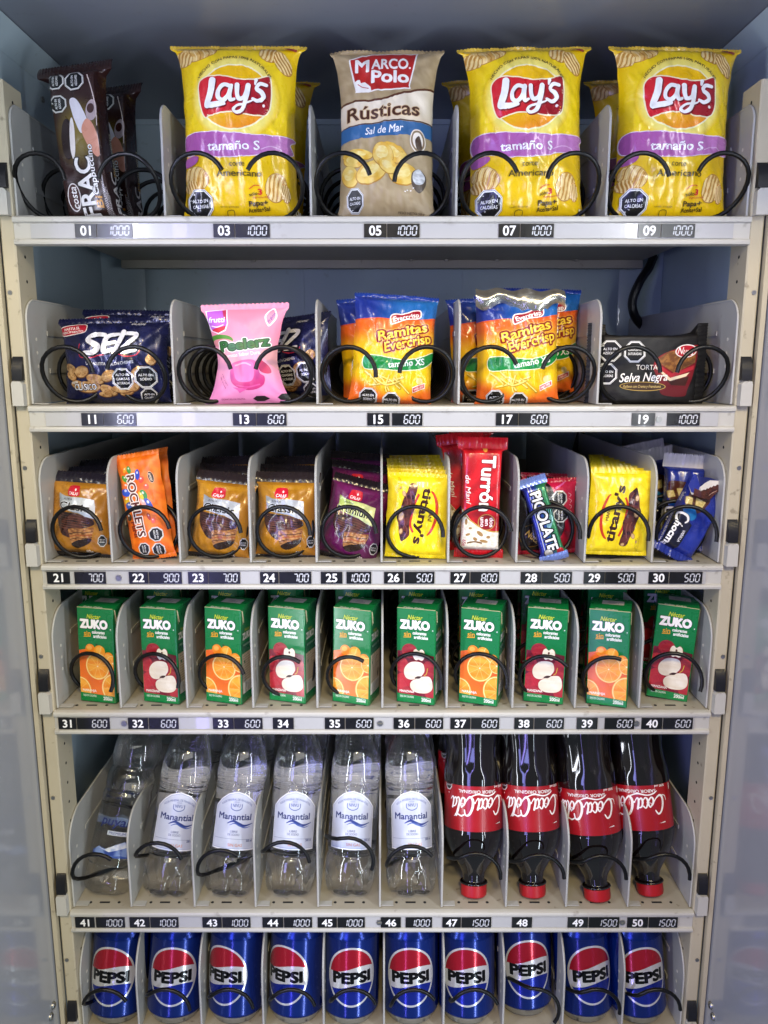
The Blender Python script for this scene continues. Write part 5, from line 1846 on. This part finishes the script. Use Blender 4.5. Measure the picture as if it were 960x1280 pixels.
WLABEL = label_patch('label', a, arch, .0535, LH, LW, .0303, M_LABEL)
side = Art(0, 0, 1.0)
so = [(-8, 0), (8, 0), (8, -62), (-8, -62)]
side.P(so, '#b4bdd6')
for k in range(12):
    side.S([(-6, -58 + k * 3), (4 + (k * 13 % 3), -58 + k * 3)], .6, '#4a5a8c', n=2, cap=False)
side.P([(-5, -4), (5, -4), (5, -18), (-5, -18)], '#2c3f88')
WSIDE = label_patch('info_label', side, so, .0535, 62, 16, .0303, M_LABEL)
WATER = [('bottle_body', WBODY), ('label', WLABEL), ('cap', WCAP)]

# the other water: straight bottle, clear film with dark letters and blue peaks
PPROF = [(.012, .003), (.0215, .0008), (.0265, .003), (.0290, .010), (.0298, .022), (.0285, .030), (.0282, .034), (.0298, .038), (.0298, .100), (.0300, .112), (.0285, .118), (.0296, .124), (.0292, .136),
         (.0262, .146), (.0285, .154), (.0290, .166), (.0270, .180), (.0200, .194), (.0145, .202), (.0135, .206), (.0135, .2085), (.0158, .209), (.0158, .211)]
PBODY = bottle_mesh(smoothprof(PPROF), M_PET, lambda a_, z: 1 - (.16 * (1 - z / .028) * max(0, math.cos(4 * a_)) ** 2 if z < .028 else 0))
a = Art(0, 0, 1.0)
a.T("puyaku", 2, -44, 10, '#1d2c74', w=46, bold=.02, shear=.2)
a.P([(-11, -28), (13, -28), (13, -33), (-11, -33)], '#c9d2e4')
a.T("PREMIUM", 1, -30.5, 3, '#4a5c96', w=20, bold=.02)
a.P([(-27, -8), (-18, -14), (-8, -12), (2, -18), (12, -22), (18, -18), (28, -20), (28, -3), (10, -6), (-10, -3), (-27, -4)], mottled('#27459c', '#7d98d4', 7, 4))
a.P([(-20, -13), (-10, -11.5), (2, -17.6), (12, -21.6), (20, -17), (8, -13), (-4, -9)], mottled('#a9bce4', '#dfe7f6', 5, 2))
po = [(-27, -3), (28, -3), (28, -20), (12, -22), (-8, -12), (-27, -9)]
PLABEL = label_patch('label', a, po, .040, 60, 56, .0301, M_LABEL, back='#3a58ac')
PWATER = [('bottle_body', PBODY), ('label', PLABEL), ('cap', WCAP)]

# cola, standing on its cap
CPROF = [(.0126, .014), (.0165, .0145), (.0165, .0165), (.0130, .0175), (.0130, .021), (.0142, .027), (.0190, .036), (.0255, .047), (.0315, .059), (.0350, .070), (.0361, .077), (.0361, .080),
         (.0357, .082), (.0357, .134), (.0361, .136), (.0361, .144), (.0352, .152), (.0332, .164), (.0325, .174), (.0335, .186), (.0352, .196), (.0354, .208), (.0322, .219), (.0275, .224), (.0215, .2225), (.0100, .217)]


def flute(a_, z):
    return 1 - .022 * math.cos(10 * a_) * float(ss(.144, .158, z) * (1 - ss(.195, .210, z)))


CBODY = bottle_mesh(smoothprof(CPROF), M_COLA, flute)
cm = MB().lathe([(.0140, .0), (.0152, .0012), (.0155, .004), (.0155, .0135), (.0150, .0145), (.0150, .0160), (.0132, .0163)], 60, lambda a_, z: 1 + (.018 * (1 if math.cos(30 * a_) > 0 else 0) if .003 < z < .0138 else 0))
CCAP = cm.mesh('cap', 30)
CCAP.materials.append(M_REDCAP)
CR = .0359
LWc = 2 * PI * CR * 1000
# the bottle hangs upside down: the drawing is made the right way up and turned by half
a = Art(0, -52, 1.0, ang=180)
a.items = []
ox, oy = -31.5, -37.5


def cs(pts, w, col='#f6f2ee'):
    """script strokes drawn upright on a 100 x 42 field"""
    a.S([(ox + x * .63, oy + y * .70) for x, y in pts], (np.array(w) * .72) if not np.isscalar(w) else w * .72, col, n=6)


cs([(20, 12), (15, 6), (8, 10), (3, 22), (4, 33), (10, 36), (18, 31), (23, 24)], [2.0, 2.6, 3.2, 3.8, 4.0, 3.2, 1.8, 1.2])
cs([(6, 36), (-3, 34), (-6, 26)], [1.2, 1.6, .8])
cs([(30, 18), (24, 24), (23, 31), (27, 34), (32, 28), (32, 21), (29, 18), (27, 24), (36, 26)], [1.8, 3.2, 3.4, 2.4, 2.4, 2.4, 1.4, .8, .8])
cs([(42, 20), (38, 17), (34, 24), (34, 31), (38, 34), (43, 28)], [2.4, 2.0, 3.2, 3.4, 2.2, 1.0])
cs([(52, 18), (46, 19), (43, 27), (45, 33), (49, 30), (52, 20)], [2.0, 2.4, 3.2, 3.0, 2.0, 1.8])
cs([(53, 16), (50, 28), (52, 34), (57, 28)], [3.2, 3.2, 2.4, 1.0])
cs([(58, 27), (62, 26)], 3.0)
cs([(78, 14), (76, 6), (69, 7), (63, 18), (62, 30), (67, 36), (74, 30), (78, 22)], [2.2, 2.6, 3.4, 4.0, 4.2, 3.4, 2.0, 1.2])
cs([(67, 36), (52, 41), (34, 38), (22, 40), (14, 44)], [1.4, 2.4, 2.0, 2.4, .8])
cs([(76, 8), (84, 4), (92, 6), (100, 2)], [1.2, 2.6, 2.2, .8])
cs([(84, 18), (78, 24), (77, 31), (81, 34), (85, 28), (85, 21), (83, 18), (81, 24), (89, 22)], [1.8, 3.0, 3.2, 2.4, 2.2, 2.2, 1.4, .8, .8])
cs([(88, 30), (94, 10), (97, 5), (94, 4), (90, 16), (88, 30), (91, 34), (95, 28)], [1.0, 1.4, 1.8, 2.2, 3.0, 3.0, 2.2, .8])
cs([(102, 18), (97, 20), (94, 27), (96, 33), (100, 30), (103, 19)], [2.0, 2.2, 3.0, 2.8, 1.8, 1.8])
cs([(104, 16), (101, 28), (103, 34), (108, 29)], [3.0, 3.0, 2.2, .8])
a.E(40.5, -10.5, .8, .8, '#f6f2ee', n=8)
a.T("SABOR ORIGINAL", 2, -6.2, 3.5, '#f2eeea', w=46, bold=.02)
a.P([(-31, -44), (-22, -44), (-30, -42.6)], '#f2eeea')
a.T("Contenido Neto", -28, 3, 1.6, '#f0d8d8', w=20)
a.T("500 ml", -27, -1.2, 3.0, '#f2eeea', w=14, bold=.02)
a.OCT(41, -.5, 7.2, ("ALTO EN", "AZÚCARES"), sx=.9)
a.P([(-46, -1), (-43, -1), (-43, -8), (-46, -8)], '#e8d8d4')
CLABEL = cyl_label('label', .0820, .1340, lambda z: CR, -PI, PI, a, lambda x, y: mixc('#980c18', '#a8101c', .5 + .5 * np.sin(x / 9)), M_LABEL)
COLA = [('bottle_body', CBODY), ('label', CLABEL), ('cap', CCAP)]


def lean_place(meshes, kind, label, cat, group, base_px, top_px, top_len, back, Y, row, turn=0, dz=.0012):
    """stand a bottle at a pixel column, leaning back; its top (top_len up the axis) over another column"""
    z0 = ZD[row] + dz
    x0 = xat(base_px, Y, z0)
    b = D2(back)
    zt, yt = z0 + top_len * math.cos(b), Y + top_len * math.sin(b)
    x1 = xat(top_px, yt, zt)
    ax = Vector((x1 - x0, yt - Y, zt - z0)).normalized()
    q = Vector((0, 0, 1)).rotation_difference(ax)
    e = (q.to_matrix() @ Euler((0, 0, D2(turn))).to_matrix()).to_euler()
    return package(kind, label, cat, group, meshes, (x0, Y, z0), tuple(e))


GW = 'clear water bottles on the fifth tray'
W5 = [(133, 176, PWATER), (208, 240, WATER), (286, 308, WATER), (362, 376, WATER), (437, 447, WATER), (515, 511, WATER)]
for k, (bx, tx, me) in enumerate(W5):
    n = 41 + k
    t1 = 'clear water bottle with dark letters and blue peaks, front one above price tag 41' if k == 0 else f'clear water bottle with pale arched label, front one above price tag {n}'
    lean_place(me, 'water_bottle', t1, 'water bottle', GW, bx, tx, .18, 20 if k else 24, .033, 4, (8, 8, 4, 3, -2, 2)[k])
    lean_place(me, 'water_bottle', f'clear water bottle behind the front water bottle above price tag {n}', 'water bottle', GW, bx + (477 - bx) * .07, tx + (477 - tx) * .07, .18, 16, .112, 4, 20)
GC = 'cola bottles standing on their red caps'
for k, (bx, tx) in enumerate(((592, 592), (666, 658), (747, 728), (813, 792))):
    n = 47 + k
    lean_place(COLA, 'cola_bottle', f'dark cola bottle upside down on its red cap, front one above price tag {n}', 'cola bottle', GC, bx, tx, .19, 18, (.024, .024, .017, .027)[k], 4, (4, 2, -14, -20)[k])
    lean_place(COLA, 'cola_bottle', f'dark cola bottle behind the front cola bottle above price tag {n}', 'cola bottle', GC, bx - (12, 8, 12, 14)[k], tx - (10, 6, 8, 8)[k], .19, 16, .104, 4, 10)

# ================================================================== lowest tray: cola cans
CANR = .0352
KPROF = [(.0235, .006), (.0255, .001), (.0275, .0004), (.0295, .004), (.0340, .0105), (CANR, .0135), (CANR, .104), (.0343, .108), (.0308, .1155), (.0290, .1175), (.0290, .1190)]
a = Art(0, 0, 1.0)
cy = -61.0
blue0 = mottled('#0a2c86', '#0d3696', 30, 2)
a.E(0, cy, 31.5, 36.0, '#e6e6e8', n=72)
RX, RY = 29.2, 33.6


def globe(y_of_x, y_top, col, up):
    """the part of the oval above (or below) a wavy line"""
    xs = np.linspace(-1, 1, 41)
    lo = [(x * RX * .995, cy + y_of_x(x) * RY) for x in xs]
    pts = []
    for x, y in lo:
        lim = RY * math.sqrt(max(0, 1 - (x / RX) ** 2))
        pts.append((x, min(max(y, cy - lim), cy + lim)))
    rimp = [(x * RX * .995, cy + (-1 if up else 1) * RY * math.sqrt(max(0, 1 - (x * .995) ** 2))) for x in xs[::-1]]
    a.P(pts + rimp, col)


globe(lambda x: -.28 + .12 * -math.sin(x * 2.3 + .4) + .02, 0, '#b5142c', True)
globe(lambda x: .36 + .10 * -math.sin(x * 2.3 + .4), 0, '#152a9a', False)
a.T("PEPSI", 0, cy + 1.0, 12.2, '#08090c', w=47, bold=.085, rot=-2)
a.OCT(62, -32, 9, ("ALTO EN", "AZÚCARES"))
a.T("355 ml", 62, -16, 3, '#d8dce8', w=14, bold=.02)
a.OCT(-62, -32, 9, ("ALTO EN", "AZÚCARES"))
zb, zt = .0135, .104
a.o = (0, 0)


def shift_items(items, dy):
    return [(t + np.array([0, dy]), *q) for t, *q in items]


a.items = shift_items(a.items, -zb * 1000)
KLABEL = cyl_label('printed_sleeve', zb, zt, lambda z: CANR + .0001, -PI, PI, a, lambda x, y: mixc('#07226e', '#0a2c80', .5 + .5 * np.sin(x / 11)), M_CAN)
sh = MB().lathe(KPROF, 56)
KBODY = sh.mesh('can_body', 50)
KBODY.materials.append(M_CANMETAL)
nk = MB().lathe([(CANR, .1038), (CANR, .1045), (.0345, .1080), (.0310, .1155), (.0305, .1156)], 56)
KNECK = nk.mesh('can_neck', 50)
KNECK.materials.append(painted('can_blue_ink', '#082674', .2, metallic=.6, vary=.02))
bt = MB().lathe([(.0332, .0098), (.0341, .0103), (CANR + .0001, .0134), (CANR, .0136)], 56)
KFOOT = bt.mesh('can_foot', 50)
KFOOT.materials.append(painted('can_blue_ink', '#082674', .2, metallic=.6, vary=.02))
CANS = [('can_body', KBODY), ('printed_sleeve', KLABEL), ('can_neck', KNECK), ('can_foot', KFOOT)]
#     px column of the foot, of the shoulder, Y, turn of the logo
K6 = [(147, 155, .034, -6), (219, 225, .034, 2), (295, 299, .034, -22), (370, 374, .034, -24), (438, 440, .033, 3),
      (513, 513, .033, -2), (583, 583, .033, -6), (655, 653, .046, 2), (730, 725, .036, 8), (797, 790, .034, 4)]
for k, (bx, tx, Y, turn) in enumerate(K6):
    n = 41 + k
    lean_place(CANS, 'cola_can', f'blue cola can with round red and white badge, directly below price tag {n}', 'cola can', 'blue cola cans on the lowest tray', bx, tx, .11, 12, Y, 5, turn)
    lean_place(CANS, 'cola_can', f'blue cola can hidden behind the can directly below price tag {n}', 'cola can', 'blue cola cans on the lowest tray', bx + (477 - bx) * .07, tx + (477 - tx) * .07, .11, 8, Y + .078, 5, 40)
